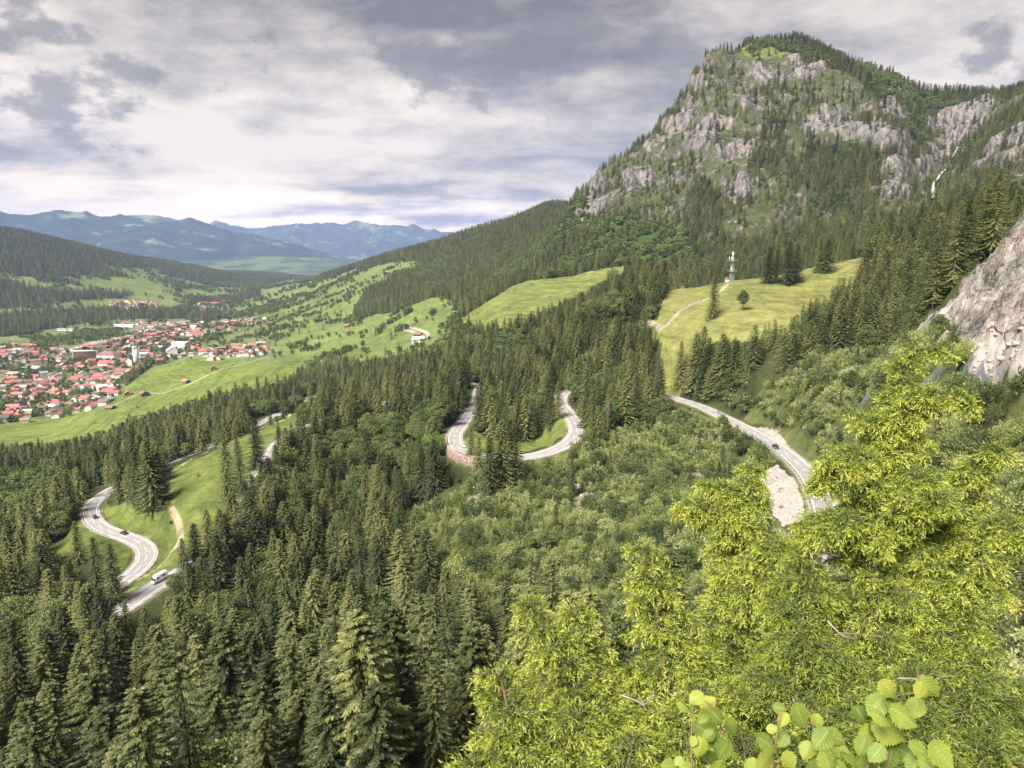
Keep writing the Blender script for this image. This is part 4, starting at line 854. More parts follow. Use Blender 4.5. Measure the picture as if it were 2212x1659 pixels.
LANDMARK = [
 ('spruce', 2, (1540,687), 27, 'tall solitary dark spruce alone on the golden meadow', 0.9),
 ('leafy', 0, (1604,671), 12.5, 'small round tree alone on the golden meadow, right of the lone spruce', 0.85),
 ('spruce', 0, (262,1078), 31, 'leftmost tall spruce of the clump inside the S bend', 0.95), ('spruce', 1, (299,1088), 38, 'tallest spruce in the middle of the clump inside the S bend', 0.8), ('spruce', 2, (330,1098), 35, 'bare-trunked spruce at the near right of the clump inside the S bend', 1.0), ('spruce', 3, (350,1085), 25, 'shorter spruce at the right edge of the clump inside the S bend', 1), ('spruce', 0, (283,1066), 30, 'spruce at the back of the clump inside the S bend, against the road', 1),
 ('spruce', 1, (496,1108), 34, 'tall spruce at the right edge of the sloping meadow, lowest of the row', 1), ('spruce', 0, (520,1065), 27, 'spruce in the middle of the row edging the sloping meadow', 1), ('spruce', 2, (556,1012), 27, 'topmost spruce of the row edging the sloping meadow, drooping branches', 1), ('spruce', 3, (606,1000), 20, 'young spruce above the row edging the sloping meadow', 1),
 ('spruce', 0, (165,1400), 23, 'spruce hiding the left end of the lowest hairpin', 1.3), ('spruce', 2, (205,1410), 24, 'spruce hiding the middle of the lowest hairpin', 1.3), ('spruce', 1, (120,1360), 22, 'spruce further left beyond the lowest hairpin', 1.3), ('spruce', 2, (245,1400), 18, 'spruce right of those hiding the lowest hairpin', 1.3),
 ('spruce', 1, (455,1225), 24, 'lowest spruce of those screening the road right of the sloping meadow', 1.1), ('spruce', 0, (482,1215), 22, 'second lowest spruce screening the road right of the sloping meadow', 1.1), ('spruce', 2, (508,1185), 24, 'third spruce screening the road right of the sloping meadow', 1.1), ('spruce', 3, (535,1145), 22, 'fourth spruce screening the road right of the sloping meadow', 1.1), ('spruce', 1, (567,1100), 22, 'fifth spruce screening the road right of the sloping meadow', 1.1), ('spruce', 0, (600,1060), 23, 'sixth spruce screening the road right of the sloping meadow', 1.1), ('spruce', 2, (622,1020), 24, 'seventh spruce screening the road right of the sloping meadow', 1.1), ('spruce', 1, (650,980), 24, 'uppermost spruce screening the road right of the sloping meadow', 1.1), ('spruce', 0, (640,1015), 22, 'spruce behind the uppermost one screening the road by the meadow', 1.1), ('spruce', 2, (585,1090), 23, 'broad spruce halfway along the screen by the sloping meadow', 1.2), ('spruce', 1, (550,1128), 22, 'slim spruce halfway along the screen by the sloping meadow', 1.1), ('spruce', 0, (500,1205), 22, 'spruce near the lower end of the screen by the sloping meadow', 1.1),
 ('spruce', 3, (172,1218), 19, 'single spruce on the small lawn left of the S bend', 1), ('spruce', 0, (250,1305), 23, 'single spruce on the tip between the two lowest road curves', 1), ('spruce', 1, (215,1290), 24, 'spruce left of the tip between the two lowest road curves', 1),
 ('spruce', 0, (1468,838), 29, 'leftmost spruce of the dark group above the upper road', 1), ('spruce', 2, (1500,842), 33, 'second spruce from the left in the dark group above the upper road', 1.2), ('spruce', 1, (1527,846), 31, 'middle spruce of the dark group above the upper road', 1.1), ('spruce', 2, (1556,845), 32, 'second spruce from the right in the dark group above the upper road', 1.1), ('spruce', 3, (1585,838), 25, 'rightmost spruce of the dark group above the upper road', 1.2), ('spruce', 0, (1516,825), 32, 'spruce at the back of the dark group above the upper road', 1.1), ('spruce', 3, (1540,850), 16, 'short young spruce at the foot of the dark group above the upper road', 1.4), ('leafy', 1, (1596,845), 12, 'pale bushy tree at the right foot of the dark spruce group above the upper road', .9),
 ('spruce', 2, (1658,612), 26, 'leftmost spruce on the crest of the golden meadow right of the mast', 1.1), ('spruce', 1, (1676,612), 27, 'second spruce on the crest of the golden meadow right of the mast', 1.1), ('spruce', 0, (1700,616), 30, 'largest spruce on the crest of the golden meadow right of the mast', 1.25), ('spruce', 2, (1718,610), 27, 'spruce right of the largest one on the crest of the golden meadow', 1.1), ('spruce', 0, (1768,588), 25, 'left spruce of the pair standing out of the wood edge above the golden meadow', 1.2), ('spruce', 2, (1785,588), 26, 'right spruce of the pair standing out of the wood edge above the golden meadow', 1.3),
 ('spruce', 3, (1018,985), 15, 'light green young spruce on the inner verge of the middle hairpin', 1.0), ('spruce', 2, (1085,1062), 31, 'big spruce hiding the near side of the middle hairpin', 1.1), ('spruce', 0, (1035,1050), 22, 'spruce left of the big one before the middle hairpin', 1.0),
 ('spruce', 0, (1112,1055), 29, 'right one of the three spruces before the middle hairpin', 1.0), ('spruce', 2, (1058,1075), 26, 'lowest of the spruces before the middle hairpin', 1.0), ('spruce', 1, (1150,948), 22, 'spruce on the right end of the hairpin island', 1.0), ('spruce', 0, (1205,905), 22, 'spruce at the top right of the hairpin island', 1.0), ('spruce', 2, (1265,925), 24, 'spruce just outside the right curve of the middle hairpin', 1.0), ('spruce', 2, (1040,905), 24, 'spruce at the top left of the hairpin island', 1.0),
 ('spruce', 1, (1032,932), 26, 'slim spruce hiding the upper left arm of the hairpin', 1.0), ('spruce', 3, (1190,925), 21, 'spruce hiding the upper right arm of the hairpin', 1.0), ('spruce', 0, (1180,890), 24, 'spruce behind the right end of the hairpin island', 1.0), ('spruce', 2, (1290,905), 26, 'broad spruce between the right hairpin curve and the dead spruce', 1.0), ('spruce', 1, (955,915), 26, 'spruce outside the left curve of the middle hairpin', 1.0), ('spruce', 0, (1400,795), 26, 'spruce at the left edge of the meadow strip above the road', 1.1), ('leafy', 2, (1430,905), 13, 'broad dark tree at the near end of the upper road', 1.2), ('leafy', 0, (1400,925), 11, 'round green tree beside the near end of the upper road', 1.1),
 ('spruce', 0, (402,1268), 19, 'spruce in front of the road just ahead of the white van', 1.0), ('spruce', 2, (428,1250), 22, 'spruce between the white van and the wood edge', 1.0), ('leafy', 0, (378,1285), 8, 'pale bushy tree at the roadside below the white van', 1.0),
 ('leafy', 2, (1606,985), 10, 'dark bushy tree covering the near edge of the upper road', 1), ('leafy', 0, (1642,1012), 10, 'green bushy tree beside the dark car on the upper road', 1), ('leafy', 0, (1572,960), 9, 'bushy tree left of those covering the near edge of the upper road', 1),
 ('leafy', 0, (600,918), 7, 'round bush on the roadside above the sloping meadow', 1.1), ('spruce', 3, (585,918), 11, 'small conifer on the roadside above the sloping meadow', 1.2), ('spruce', 3, (612,905), 11, 'small conifer right of the round bush on the roadside', 1.1),
]
def visible_hit(u, v): return hit(u, v, 60, 9000)
for kind, i, (u_, v_), hgt, lab, sx in LANDMARK:
    p = visible_hit(u_, v_); make_tree(kind, i, p[0], p[1], p[2]-0.2, hgt/PH[kind][i], random.random()*6, lab, None, sx=sx)
x, y, r = jitter_points(1.5, 60, 360, seed=15); c = ground_cls(x, y); nb_ = fbm(x/14, y/14, 3, 33)
uu_, vv2 = proj(x, y, ground_z(x, y)); k_ = ((c == SCREE) & (r.rand(len(x)) < .8)) | ((c == BUSH) & ((vv2 < 1110) | (uu_ > 1600)) & (nb_ > .43) & (r.rand(len(x)) < .4)); k_ &= corridor(x, y, 6)
M_ROCKS = simple('limestone', (0.34, 0.30, 0.27), 0.95, var=.35, scale=.7); rks = []
for i in range(4):
    r2 = np.random.RandomState(60+i); q = norm(r2.normal(size=(40, 3))); import bmesh as _bm
    bm = _bm.new(); [bm.verts.new(tuple(p_*np.array([1, .8, .55])*r2.uniform(.8, 1.1))) for p_ in q]; _bm.ops.convex_hull(bm, input=bm.verts); me = bpy.data.meshes.new('stone'); bm.to_mesh(me); bm.free(); me.materials.append(M_ROCKS); rks.append(me)
xs_, ys_ = x[k_], y[k_]; woods('rubble', np.stack([xs_, ys_, ground_z(xs_, ys_)+.05, 0.25+1.1*np.random.RandomState(2).rand(len(xs_))**3, np.hypot(xs_, ys_)], 1), np.random.RandomState(3).randint(0, 4, len(xs_)), rks, 'pale limestone rubble on the scree patches', 'rubble')
BIG = [(760,1310,104,2,'huge drooping spruce at the bottom, third from the juniper'),(905,1275,113,4,'huge thin-crowned spruce at the bottom, second from the juniper'),(1032,1345,99,0,'huge spruce at the bottom touching the juniper flank'),(625,1375,108,1,'huge olive spruce at the bottom centre of the left half'),(480,1335,122,2,'huge spreading spruce below the white van'),(340,1420,112,0,'huge dark spruce at the bottom left quarter'),(190,1440,118,2,'huge drooping spruce in the lower left corner'),(55,1500,116,1,'huge spruce at the very left of the bottom edge'),(690,1490,88,3,'huge leafy-looking spruce at the bottom edge right of centre left'),(840,1520,86,0,'huge spruce cut by the bottom edge near the juniper'),(560,1540,86,2,'huge spruce cut by the bottom edge at centre left'),(280,1560,90,4,'huge thin spruce cut by the bottom edge at far left')]
for u_, v_, r_, i_, lab_ in BIG:
    pt_ = PT(u_, v_, r_); g_ = float(ground_z(pt_[:1], pt_[1:2])[0]); make_tree('spruce', i_, pt_[0], pt_[1], g_-.3, (pt_[2]-g_)/PH['spruce'][i_], random.random()*6, lab_, None, sx=0.95)
# bleached dead spruce and the bright maple
dead_me, dead_tr = proto_meshes('spruce', 90, 'dead_spruce', mat=M_DEAD, bark=M_BARKG, R=2.9, dz=0.8, nb=6, steps=6, cpl=2, cl=0.5, cw=0.2, sparse=0.15)
p = visible_hit(1312, 945); e = tag(obj('dead_spruce', None, None, tuple(p), 0, 0.85), 'dead spruce with rust-brown needles among green trees', 'dead spruce'); obj('crown', dead_me, e); obj('trunk', dead_tr, e)
mp_me, mp_tr = proto_meshes('leafy', 91, 'maple', mat=M_LIME, H=15, R=5.6, nclump=60)
p = visible_hit(940, 1005); e = tag(obj('maple_tree', None, None, tuple(p), 0, 1.15), 'bright light green broadleaf tree left of the middle hairpin', 'tree'); obj('crown', mp_me, e); obj('trunk', mp_tr, e)
gsp_me, gsp_tr = proto_meshes('spruce', 92, 'pale_spruce', mat=M_SHR, R=3.4)
for (u_, v_, s_, lab) in ((1280, 985, .95, 'fresh green conifer left of the dead brown spruce'),):
    p = visible_hit(u_, v_); e = tag(obj('light_conifer', None, None, tuple(p), 0, s_), lab, 'conifer'); obj('crown', gsp_me, e); obj('trunk', gsp_tr, e)
for kind in ('spruce', 'leafy', 'shrub'):
    arr = np.vstack(TREES[kind]); Hk = np.mean(PH[kind]); size = Hk*arr[:, 3]/arr[:, 4]
    u, v = proj(arr[:, 0], arr[:, 1], arr[:, 2]+Hk*0.6*arr[:, 3]); vis = (u > 5) & (u < 2207) & (v > 5) & (v < 1650) & ~inpoly(u, v, JUN) & (arr[:, 4] > 60)
    order = np.argsort(-size*vis); pick = order[:262 if kind == 'spruce' else 280 if kind == 'leafy' else 290]; chosen = np.zeros(len(arr), bool); chosen[pick] = True; chosen &= vis
    rr_ = np.random.RandomState(5)
    for k in np.where(chosen)[0]:
        i = rr_.randint(len(HI[kind])); nm, cat, grp = CATN[kind]; s = arr[k, 3]; s = s*Hk/PH[kind][i]
        hh = s*PH[kind][i]; szw = 'tall' if s > 0.95 else 'medium-sized' if s > 0.75 else 'small'
        if kind == 'shrub': szw = 'large' if s > 1.0 else 'small' if s < 0.7 else 'mid-sized'
        pl_ = place_of(u[k], v[k]); lab = '%s %s %s %s' % (szw, COLR[kind][i], cat if kind != 'leafy' else 'broadleaf tree', pl_)
        make_tree(kind, i, arr[k, 0], arr[k, 1], arr[k, 2]-0.15, s, rr_.rand()*6.28, lab, '%s %s' % (grp, pl_), sx=rr_.uniform(.9, 1.15))
    rest = arr[~chosen]; n = len(rest); pr_ = rr_.randint(0, 1000, n)
    if kind == 'shrub':
        ms_ = [hi_single(h, 'shrub_h%d' % i) for i, h in enumerate(HI[kind])]+MIDS[kind]; pk = np.where(rest[:, 4] < 170, pr_ % 4, 4+pr_ % 3)
        woods('shrub_thicket', rest, pk, ms_, 'thicket of grey-green shrubs over the slopes around the upper road', 'shrubs')
    else:
        nh = len(HI[kind]); ms_ = [hi_single(h, kind+'_h%d' % i) for i, h in enumerate(HI[kind])]+MIDS[kind]+LOWS[kind]
        pk = np.where(rest[:, 4] < 330, pr_ % nh, np.where(rest[:, 4] < 900, nh+pr_ % 3, nh+3+pr_ % 3))
        if kind == 'spruce': woods('spruce_forest', rest, pk, ms_, 'dark spruce forest over the slopes, mountain and far hills', 'forest')
        else: woods('broadleaf_wood', rest, pk, ms_, 'green broadleaf woodland, hedges and garden trees over slopes and valley', 'woodland')
    print(kind, len(arr), int(chosen.sum()))
# ------------------------------------------------------------------ the road, its markings, guard rails and posts
def ribbon(line, off0, off1, dz, a=0, b=None):
    line = line[a:b]; t = norm(np.gradient(line, axis=0)*np.array([1, 1, 0])); s = np.stack([t[:, 1], -t[:, 0], 0*t[:, 0]], 1)
    Lp = line+s*off0+np.array([0, 0, dz]); Rp = line+s*off1+np.array([0, 0, dz]); n = len(line)
    V = np.empty((2*n, 3)); V[0::2] = Lp; V[1::2] = Rp; i = np.arange(n-1)*2
    return V, np.stack([i, i+1, i+3, i+2], 1)
def asphalt_mat():
    m, nt, out = mat_new('asphalt'); b = nt.nodes.new('ShaderNodeBsdfPrincipled'); g = nt.nodes.new('ShaderNodeNewGeometry')
    n1 = noise_n(nt, g.outputs['Position'], 0.35, 5, 0.6); n2 = noise_n(nt, g.outputs['Position'], 6, 3, 0.7)
    k = math_n(nt, 'ADD', math_n(nt, 'MULTIPLY', n1, 0.6), math_n(nt, 'MULTIPLY', n2, 0.4))
    nt.links.new(ramp_n(nt, k, [(0.30, (0.19, 0.175, 0.17)), (0.45, (0.26, 0.24, 0.232)), (0.65, (0.34, 0.31, 0.295))]), b.inputs[0]); b.inputs['Roughness'].default_value = 0.85
    nt.links.new(b.outputs[0], out.inputs[0]); return m
M_ASPH = asphalt_mat(); M_LINE = simple('road_paint', (0.72, 0.71, 0.69), 0.7, var=0.06, scale=2)
M_STEEL = simple('galvanised_steel', (0.42, 0.44, 0.46), 0.45, 0.6, var=0.1, scale=2); M_STONE = simple('stone_wall', (0.28, 0.19, 0.16), 0.95, var=0.5, scale=1.1)
road = tag(obj('road', mesh_np('road', *ribbon(ROADC, -ROADW, ROADW, 0.02), M_ASPH, smooth_=True)), kind='structure')
shoulder = tag(obj('road_shoulder', mesh_np('road_shoulder', *merge([ribbon(ROADC, -ROADW-1.1, -ROADW, -0.02), ribbon(ROADC, ROADW, ROADW+1.1, -0.02)]), simple('gravel', (0.33, 0.30, 0.26), 0.95, var=0.3, scale=0.8))), kind='structure')
mk = [ribbon(ROADC, s*(ROADW-0.42)-0.13, s*(ROADW-0.42)+0.13, 0.045) for s in (-1, 1)]
arc = np.concatenate([[0], np.cumsum(np.linalg.norm(np.diff(ROADC, axis=0), axis=1))])
i = 0
while i < len(ROADC)-4:
    j = int(np.searchsorted(arc, arc[i]+5.2)); j = min(max(j, i+2), len(ROADC)-1); mk.append(ribbon(ROADC, -0.11, 0.11, 0.045, i, j+1)); i = int(np.searchsorted(arc, arc[j]+4.2))
    if i <= j: i = j+1
tag(obj('road_markings', mesh_np('road_markings', *merge(mk), M_LINE)), kind='structure')
def nearest_idx(u, v, r):
    p = PT(u, v, r); return int(np.argmin(np.hypot(ROADC[:, 0]-p[0], ROADC[:, 1]-p[1])))
def box(c, sx, sy, sz, ax=None, ay=None):
    ax = np.array([1, 0, 0.]) if ax is None else ax; ay = np.array([0, 1., 0]) if ay is None else ay; az_ = np.cross(ax, ay)
    V = np.array([c+ax*sx*i/2+ay*sy*j/2+az_*sz*k/2 for i in (-1, 1) for j in (-1, 1) for k in (-1, 1)])
    return V, np.array([(0, 1, 3, 2), (4, 6, 7, 5), (0, 4, 5, 1), (2, 3, 7, 6), (0, 2, 6, 4), (1, 5, 7, 3)])
def guard_rail(a, b, side, label):
    if a > b: a, b = b, a
    e = tag(obj('guard_rail', None), label, 'guard rail', 'guard rails along the pass road'); o = side*(ROADW+0.55)
    pr = []
    for z0, z1, d0 in ((0.78, 0.66, 0.0), (0.66, 0.56, 0.05), (0.56, 0.44, 0.0)):   # W profile
        line = ROADC[a:b+1]; t = norm(np.gradient(line, axis=0)*np.array([1, 1, 0])); s = np.stack([t[:, 1], -t[:, 0], 0*t[:, 0]], 1)
        V = np.empty((2*len(line), 3)); V[0::2] = line+s*(o+d0)+[0, 0, z0]; V[1::2] = line+s*(o+0.05-d0)+[0, 0, z1]; q = np.arange(len(line)-1)*2
        pr.append((V, np.stack([q, q+1, q+3, q+2], 1)))
    line = ROADC[a:b+1]; pr.append((np.vstack([line+s*(o-.04)+[0, 0, .78], line+s*(o+.16)+[0, 0, .78]]), np.stack([np.arange(len(line)-1), np.arange(1, len(line)), np.arange(1, len(line))+len(line), np.arange(len(line)-1)+len(line)], 1)))
    obj('rail', mesh_np('rail', *merge(pr), M_STEEL), e)
    pm = mesh_np('rail_post', *box(np.array([0, 0, 0.2]), .10, .12, 1.1), M_STEEL)
    for k in range(0, len(line), 2): obj('post', pm, e, tuple(line[k]+s[k]*(o+0.14)))
rails = [((370,1003,500), (194,1103,398), -1, 'steel guard rail on the outer side of the upper curve of the S bend'), ((194,1103,398), (250,1157,350), 1, 'steel guard rail along the left curve of the S bend'),
 ((720,845,860), (450,965,548), 1, 'steel guard rail on the valley road beside the dark wood'), ((280,1297,255), (420,1220,272), -1, 'steel guard rail on the road where the white van drives'), ((485,1165,290), (600,960,385), -1, 'steel guard rail along the road at the right edge of the sloping meadow'),
 ((1000,900,420), (1120,989,306), 1, 'steel guard rail round the outside of the middle hairpin'), ((1640,940,310), (1785,1260,150), 1, 'long steel guard rail on the upper road above the pale scree'), ((1020,865,470), (900,867,458), -1, 'steel guard rail on the road behind the middle hairpin')]
for a_, b_, s_, l_ in rails:
    ia, ib = nearest_idx(*a_), nearest_idx(*b_)
    if abs(ia-ib) > 100: print('rail', ia, ib, l_)
    # choose the valley side by height: side sign given along increasing index
    guard_rail(ia, ib, s_, l_)
# reflector posts
def post_meshes():
    V, F_ = merge([box(np.array([0, 0, 0.5]), .12, .10, 1.0), box(np.array([0, -.0, 1.02]), .11, .08, .05)])
    return mesh_np('post_body', V, F_, M_LINE), mesh_np('reflector', *box(np.array([0, 0, 0.86]), .13, .11, .18), simple('black_band', (0.02, 0.02, 0.02), 0.5))
PB, PRF = post_meshes()
for u_, v_, r_, sd, lb in ((232,1146,358,-1,'white reflector post nearest the dark hatchback in the S bend'),(270,1158,343,-1,'white reflector post between the two cars and the footpath'),(303,1174,330,-1,'white reflector post at the start of the right curve of the S bend'),(318,1195,316,-1,'white reflector post at the middle of the right curve of the S bend'),(308,1218,302,-1,'white reflector post at the end of the right curve of the S bend'),(1120,989,306,-1,'white reflector post on the inner verge of the middle hairpin'),(1530,890,370,-1,'white reflector post by the pale blue car'),(1610,925,325,-1,'white reflector post below the stone cutting'),(1680,970,290,-1,'white reflector post beside the dark car on the upper road'),(1760,1050,235,-1,'white reflector post beside the white car half hidden by juniper')):
    k = nearest_idx(u_, v_, r_); t = norm(ROADC[k+1]-ROADC[k-1]); s = np.array([t[1], -t[0], 0]); p = ROADC[k]+s*sd*(ROADW+0.9); p[2] = ground_z(p[:1], p[1:2])[0]
    e = tag(obj('reflector_post', None, None, tuple(p), math.atan2(t[1], t[0])), lb, 'roadside post', 'white reflector posts along the road'); obj('body', PB, e); obj('band', PRF, e)
# stone retaining wall under the hairpin
ia, ib = sorted((nearest_idx(984,948,345), nearest_idx(1030,985,312))); line = ROADC[ia:ib+1]; t = norm(np.gradient(line, axis=0)*[1, 1, 0]); s = np.stack([t[:, 1], -t[:, 0], 0*t[:, 0]], 1)
nz_ = 12; V = np.concatenate([line+s*(ROADW+1.3+0.35*k/ nz_*3)+[0, 0, -0.1-8.5*k/nz_] for k in range(nz_+1)]+[line+s*(ROADW-0.5)+[0, 0, -0.1]]); V[:, :2] += 0.12*RS.randn(len(V), 2); n = len(line)
f_ = [(k*n+i, k*n+i+1, (k+1)*n+i+1, (k+1)*n+i) for k in range(nz_) for i in range(n-1)]+[((nz_+1)*n+i, (nz_+1)*n+i+1, i+1, i) for i in range(n-1)]
tag(obj('retaining_wall', mesh_np('retaining_wall', V, np.array(f_), M_STONE)), 'reddish stone retaining wall under the left curve of the middle hairpin', 'wall')

# ------------------------------------------------------------------ cars
def paint(name, col): return simple(name, col, 0.28, 0.3, var=0.03, spec=0.6)
M_GLASS = simple('car_glass', (0.03, 0.04, 0.05), 0.08, 0.0, spec=0.9); M_TYRE = simple('tyre', (0.02, 0.02, 0.02), 0.9); M_RIM = simple('rim', (0.4, 0.4, 0.42), 0.35, 0.8); M_LAMP = simple('lamp_glass', (0.8, 0.8, 0.78), 0.1); M_TAIL = simple('tail_lamp', (0.45, 0.02, 0.02), 0.2)
def loft(sec, wfun, mat, name):
    """body lofted across its width from a side profile"""
    bm = []; ys = (-1, -0.86, 0, 0.86, 1); sec = np.array(sec, float); n = len(sec)
    for yk in ys:
        w_ = np.array([wfun(x, z) for x, z in sec]); sh = 0.93 if abs(yk) == 1 else 1.0
        cz = sec[:, 1].mean(); z = cz+(sec[:, 1]-cz)*sh; bm.append(np.stack([sec[:, 0]*(0.985 if abs(yk) == 1 else 1), yk*w_, z], 1))
    V = np.vstack(bm); f_ = [(k*n+i, k*n+(i+1) % n, (k+1)*n+(i+1) % n, (k+1)*n+i) for k in range(4) for i in range(n)]
    me = bpy.data.meshes.new(name); me.from_pydata([tuple(p) for p in V], [], f_+[tuple(range(n))[::-1], tuple(range(4*n, 5*n))]); me.materials.append(mat); return me
def car(label, cat, col, uvr, off, rev, body='hatch', name='car'):
    k = nearest_idx(*uvr); t = norm(ROADC[k+1]-ROADC[k-1])*(-1 if rev else 1); s = np.array([t[1], -t[0], 0])
    p = ROADC[k]+s*off+np.array([0, 0, 0.03]); e = tag(obj(name, None, None, tuple(p)), label, cat); e.rotation_euler = (0, -math.asin(t[2]), math.atan2(t[1], t[0]))
    pm = paint('paint_'+label[:12].replace(' ', '_'), col)
    if body == 'van':
        prof = [(-3.0, .35), (3.0, .35), (3.05, .9), (2.75, 1.35), (2.1, 1.6), (1.6, 2.75), (1.2, 2.95), (-2.9, 2.95), (-3.0, 2.8)]; wid = 1.08
        gl_ = [((2.42, 0, 1.75), (.55, 1.7, .75)), ((1.3, 0, 1.95), (.8, 2.20, .6)), ((-1.2, 0, 2.0), (1.3, 2.2, .5))]; wx = (1.95, -1.9); wr_ = .36
    else:
        prof = [(-2.15, .32), (2.15, .32), (2.2, .62), (2.0, .80), (1.15, .95), (-2.0, .98), (-2.18, .85), (-2.2, .5)]; wid = .90; gl_ = []; wx = (1.35, -1.32); wr_ = .33
    obj('body', loft(prof, lambda x, z: wid*(1-0.10*max(0, abs(x)-1.5)), pm, 'car_body'), e)
    if body != 'van':
        tail = {'hatch': -2.0, 'sedan': -1.55, 'suv': -2.05}[body]; hh = 1.47 if body != 'suv' else 1.66
        cab = [(tail, .93), (1.15, .93), (.45, hh-.06), (.1, hh), (tail+.75 if body != 'suv' else tail+.35, hh), (tail+.3, hh-.12)]
        obj('window', loft(cab, lambda x, z: .84-0.22*(z-.93), M_GLASS, 'car_glass'), e)
        rf = [(tail+.38, hh-.03), (.42, hh-.03), (.15, hh+.03), (tail+.7, hh+.03)]
        obj('roof', loft(rf, lambda x, z: .73, pm, 'car_roof'), e)
    else:
        gp_ = merge([box(np.array(c), *d) for c, d in gl_]); obj('window', mesh_np('van_glass', *gp_, M_GLASS), e)
    an = np.linspace(0, 2*math.pi, 17)[:-1]
    def wheel_mesh(rad, w_, mat, nm):
        V = [(rad*math.cos(q), -w_/2, rad*math.sin(q)) for q in an]+[(rad*math.cos(q), w_/2, rad*math.sin(q)) for q in an]
        me = bpy.data.meshes.new(nm); me.from_pydata(V, [], [(i, (i+1) % 16, (i+1) % 16+16, i+16) for i in range(16)]+[tuple(range(16))[::-1], tuple(range(16, 32))]); me.materials.append(mat); return me
    wm = wheel_mesh(wr_, .23, M_TYRE, 'tyre'); rm = wheel_mesh(wr_*.62, .25, M_RIM, 'rim')
    for x_ in wx:
        for y_ in (-1, 1):
            wo_ = obj('wheel', wm, e, (x_, y_*(wid-.10), wr_)); obj('rim', rm, wo_)
    fx = 3.0 if body == 'van' else 2.12; zz_ = .75 if body == 'van' else .66
    for y_ in (-1, 1):
        obj('headlight', mesh_np('headlight', *box(np.array([fx, y_*wid*.72, zz_]), .14, .34, .15), M_LAMP), e); obj('tail_light', mesh_np('tail_light', *box(np.array([-fx-.02, y_*wid*.72, zz_+.1]), .12, .28, .18), M_TAIL), e)
    obj('number_plate', mesh_np('number_plate', *box(np.array([fx+.08 if body != 'van' else 3.05, 0, .5]), .03, .52, .12), M_LINE), e)
    return e
car('dark grey hatchback, upper of the two cars in the S bend', 'car', (0.035, 0.04, 0.045), (211,1115,385), 1.5, True, 'suv')
car('dark car with light roof, lower of the two cars in the S bend', 'car', (0.05, 0.07, 0.085), (262,1141,348), 1.5, True, 'hatch')
car('white car on the inside of the middle hairpin', 'car', (0.75, 0.75, 0.76), (1008,972,322), -1.5, False, 'hatch')
car('black convertible-like sedan descending the upper road', 'car', (0.02, 0.022, 0.03), (1680,972,289), 1.5, False, 'sedan')
car('pale blue car at the far end of the upper road', 'car', (0.45, 0.55, 0.62), (1543,895,360), 1.5, True, 'hatch')
car('white camper van on the lowest stretch of road', 'van', (0.78, 0.78, 0.77), (352,1254,264), 1.6, True, 'van', 'camper_van')
car('white car on the upper road half hidden by the juniper', 'car', (0.78, 0.78, 0.78), (1776,1078,222), 1.6, False, 'suv')

# ------------------------------------------------------------------ mast on the golden meadow
def bar(a, b, w_=0.12):
    a = np.array(a, float); b = np.array(b, float); return tube([a, (a+b)/2, b], [w_, w_, w_], 4)
p = gp(1580, 608, 560); M_MAST = simple('mast_steel', (0.45, 0.50, 0.48), 0.5, 0.3); M_WHITE = simple('white_plastic', (0.8, 0.8, 0.8), 0.5); M_RED = simple('red_paint', (0.62, 0.16, 0.11), 0.6); M_PLAST = simple('white_render', (0.72, 0.70, 0.66), 0.85, var=0.06)
e = tag(obj('radio_mast', None, None, tuple(p), 0.3), 'lattice steel radio mast with two platforms on the crest of the golden meadow', 'radio mast')
Hm = 17.0; br = []; wf = lambda z: 1.35-0.75*z/Hm
for sx in (-1, 1):
    for sy in (-1, 1): br.append(bar((sx*wf(0), sy*wf(0), -1), (sx*wf(Hm), sy*wf(Hm), Hm), .13))
z = 0
while z < Hm-1:
    w0, w1 = wf(z), wf(z+1.7)
    for (ax_, ay_), (bx_, by_) in (((-1, -1), (1, -1)), ((1, -1), (1, 1)), ((1, 1), (-1, 1)), ((-1, 1), (-1, -1))):
        br.append(bar((ax_*w0, ay_*w0, z), (bx_*w1, by_*w1, z+1.7), .06)); br.append(bar((bx_*w0, by_*w0, z), (ax_*w1, ay_*w1, z+1.7), .06)); br.append(bar((ax_*w1, ay_*w1, z+1.7), (bx_*w1, by_*w1, z+1.7), .06))
    z += 1.7
obj('lattice', mesh_np('lattice', *merge(br), M_MAST), e)
for z_ in (7.6, 15.4):
    ring = [box(np.array([0, 0, z_]), 5.2, 5.2, .18)]+[bar((sx*2.5, sy*2.5, z_), (sx*2.5, sy*2.5, z_+1.2), .06) for sx in (-1, 1) for sy in (-1, 1)]+[bar((-2.5, s_*2.5, z_+1.2), (2.5, s_*2.5, z_+1.2), .05) for s_ in (-1, 1)]+[bar((s_*2.5, -2.5, z_+1.2), (s_*2.5, 2.5, z_+1.2), .05) for s_ in (-1, 1)]
    obj('platform', mesh_np('platform', *merge(ring), M_MAST), e)
obj('pole', mesh_np('mast_pole', *tube([(0, 0, 15), (0, 0, 18), (0, 0, 21)], [.22, .2, .16], 8), M_WHITE), e)
obj('antenna', mesh_np('antenna', *tube([(0, 0, 19), (0, 0, 19.6), (0, 0, 22), (0, 0, 22.3)], [.3, .6, .62, .3], 10), M_WHITE), e)
for sx, sy, z_ in ((-2.4, -2, 16), (-1.5, -2.4, 16), (-2.4, 1, 16), (-2.4, -2.4, 8)): obj('antenna', mesh_np('antenna_panel', *box(np.array([sx, sy, z_+1.2]), .3, .3, 2.6), M_WHITE), e)
q = p+np.array([-3.6, -1, 0.0]); q[2] = ground_z(q[:1], q[1:2])[0]; e = tag(obj('mast_hut', None, None, tuple(q)), 'small red-roofed equipment hut at the foot of the radio mast', 'hut'); obj('wall', mesh_np('hut_wall', *box(np.array([0, 0, 0.9]), 3, 3, 3.0), M_PLAST), e)
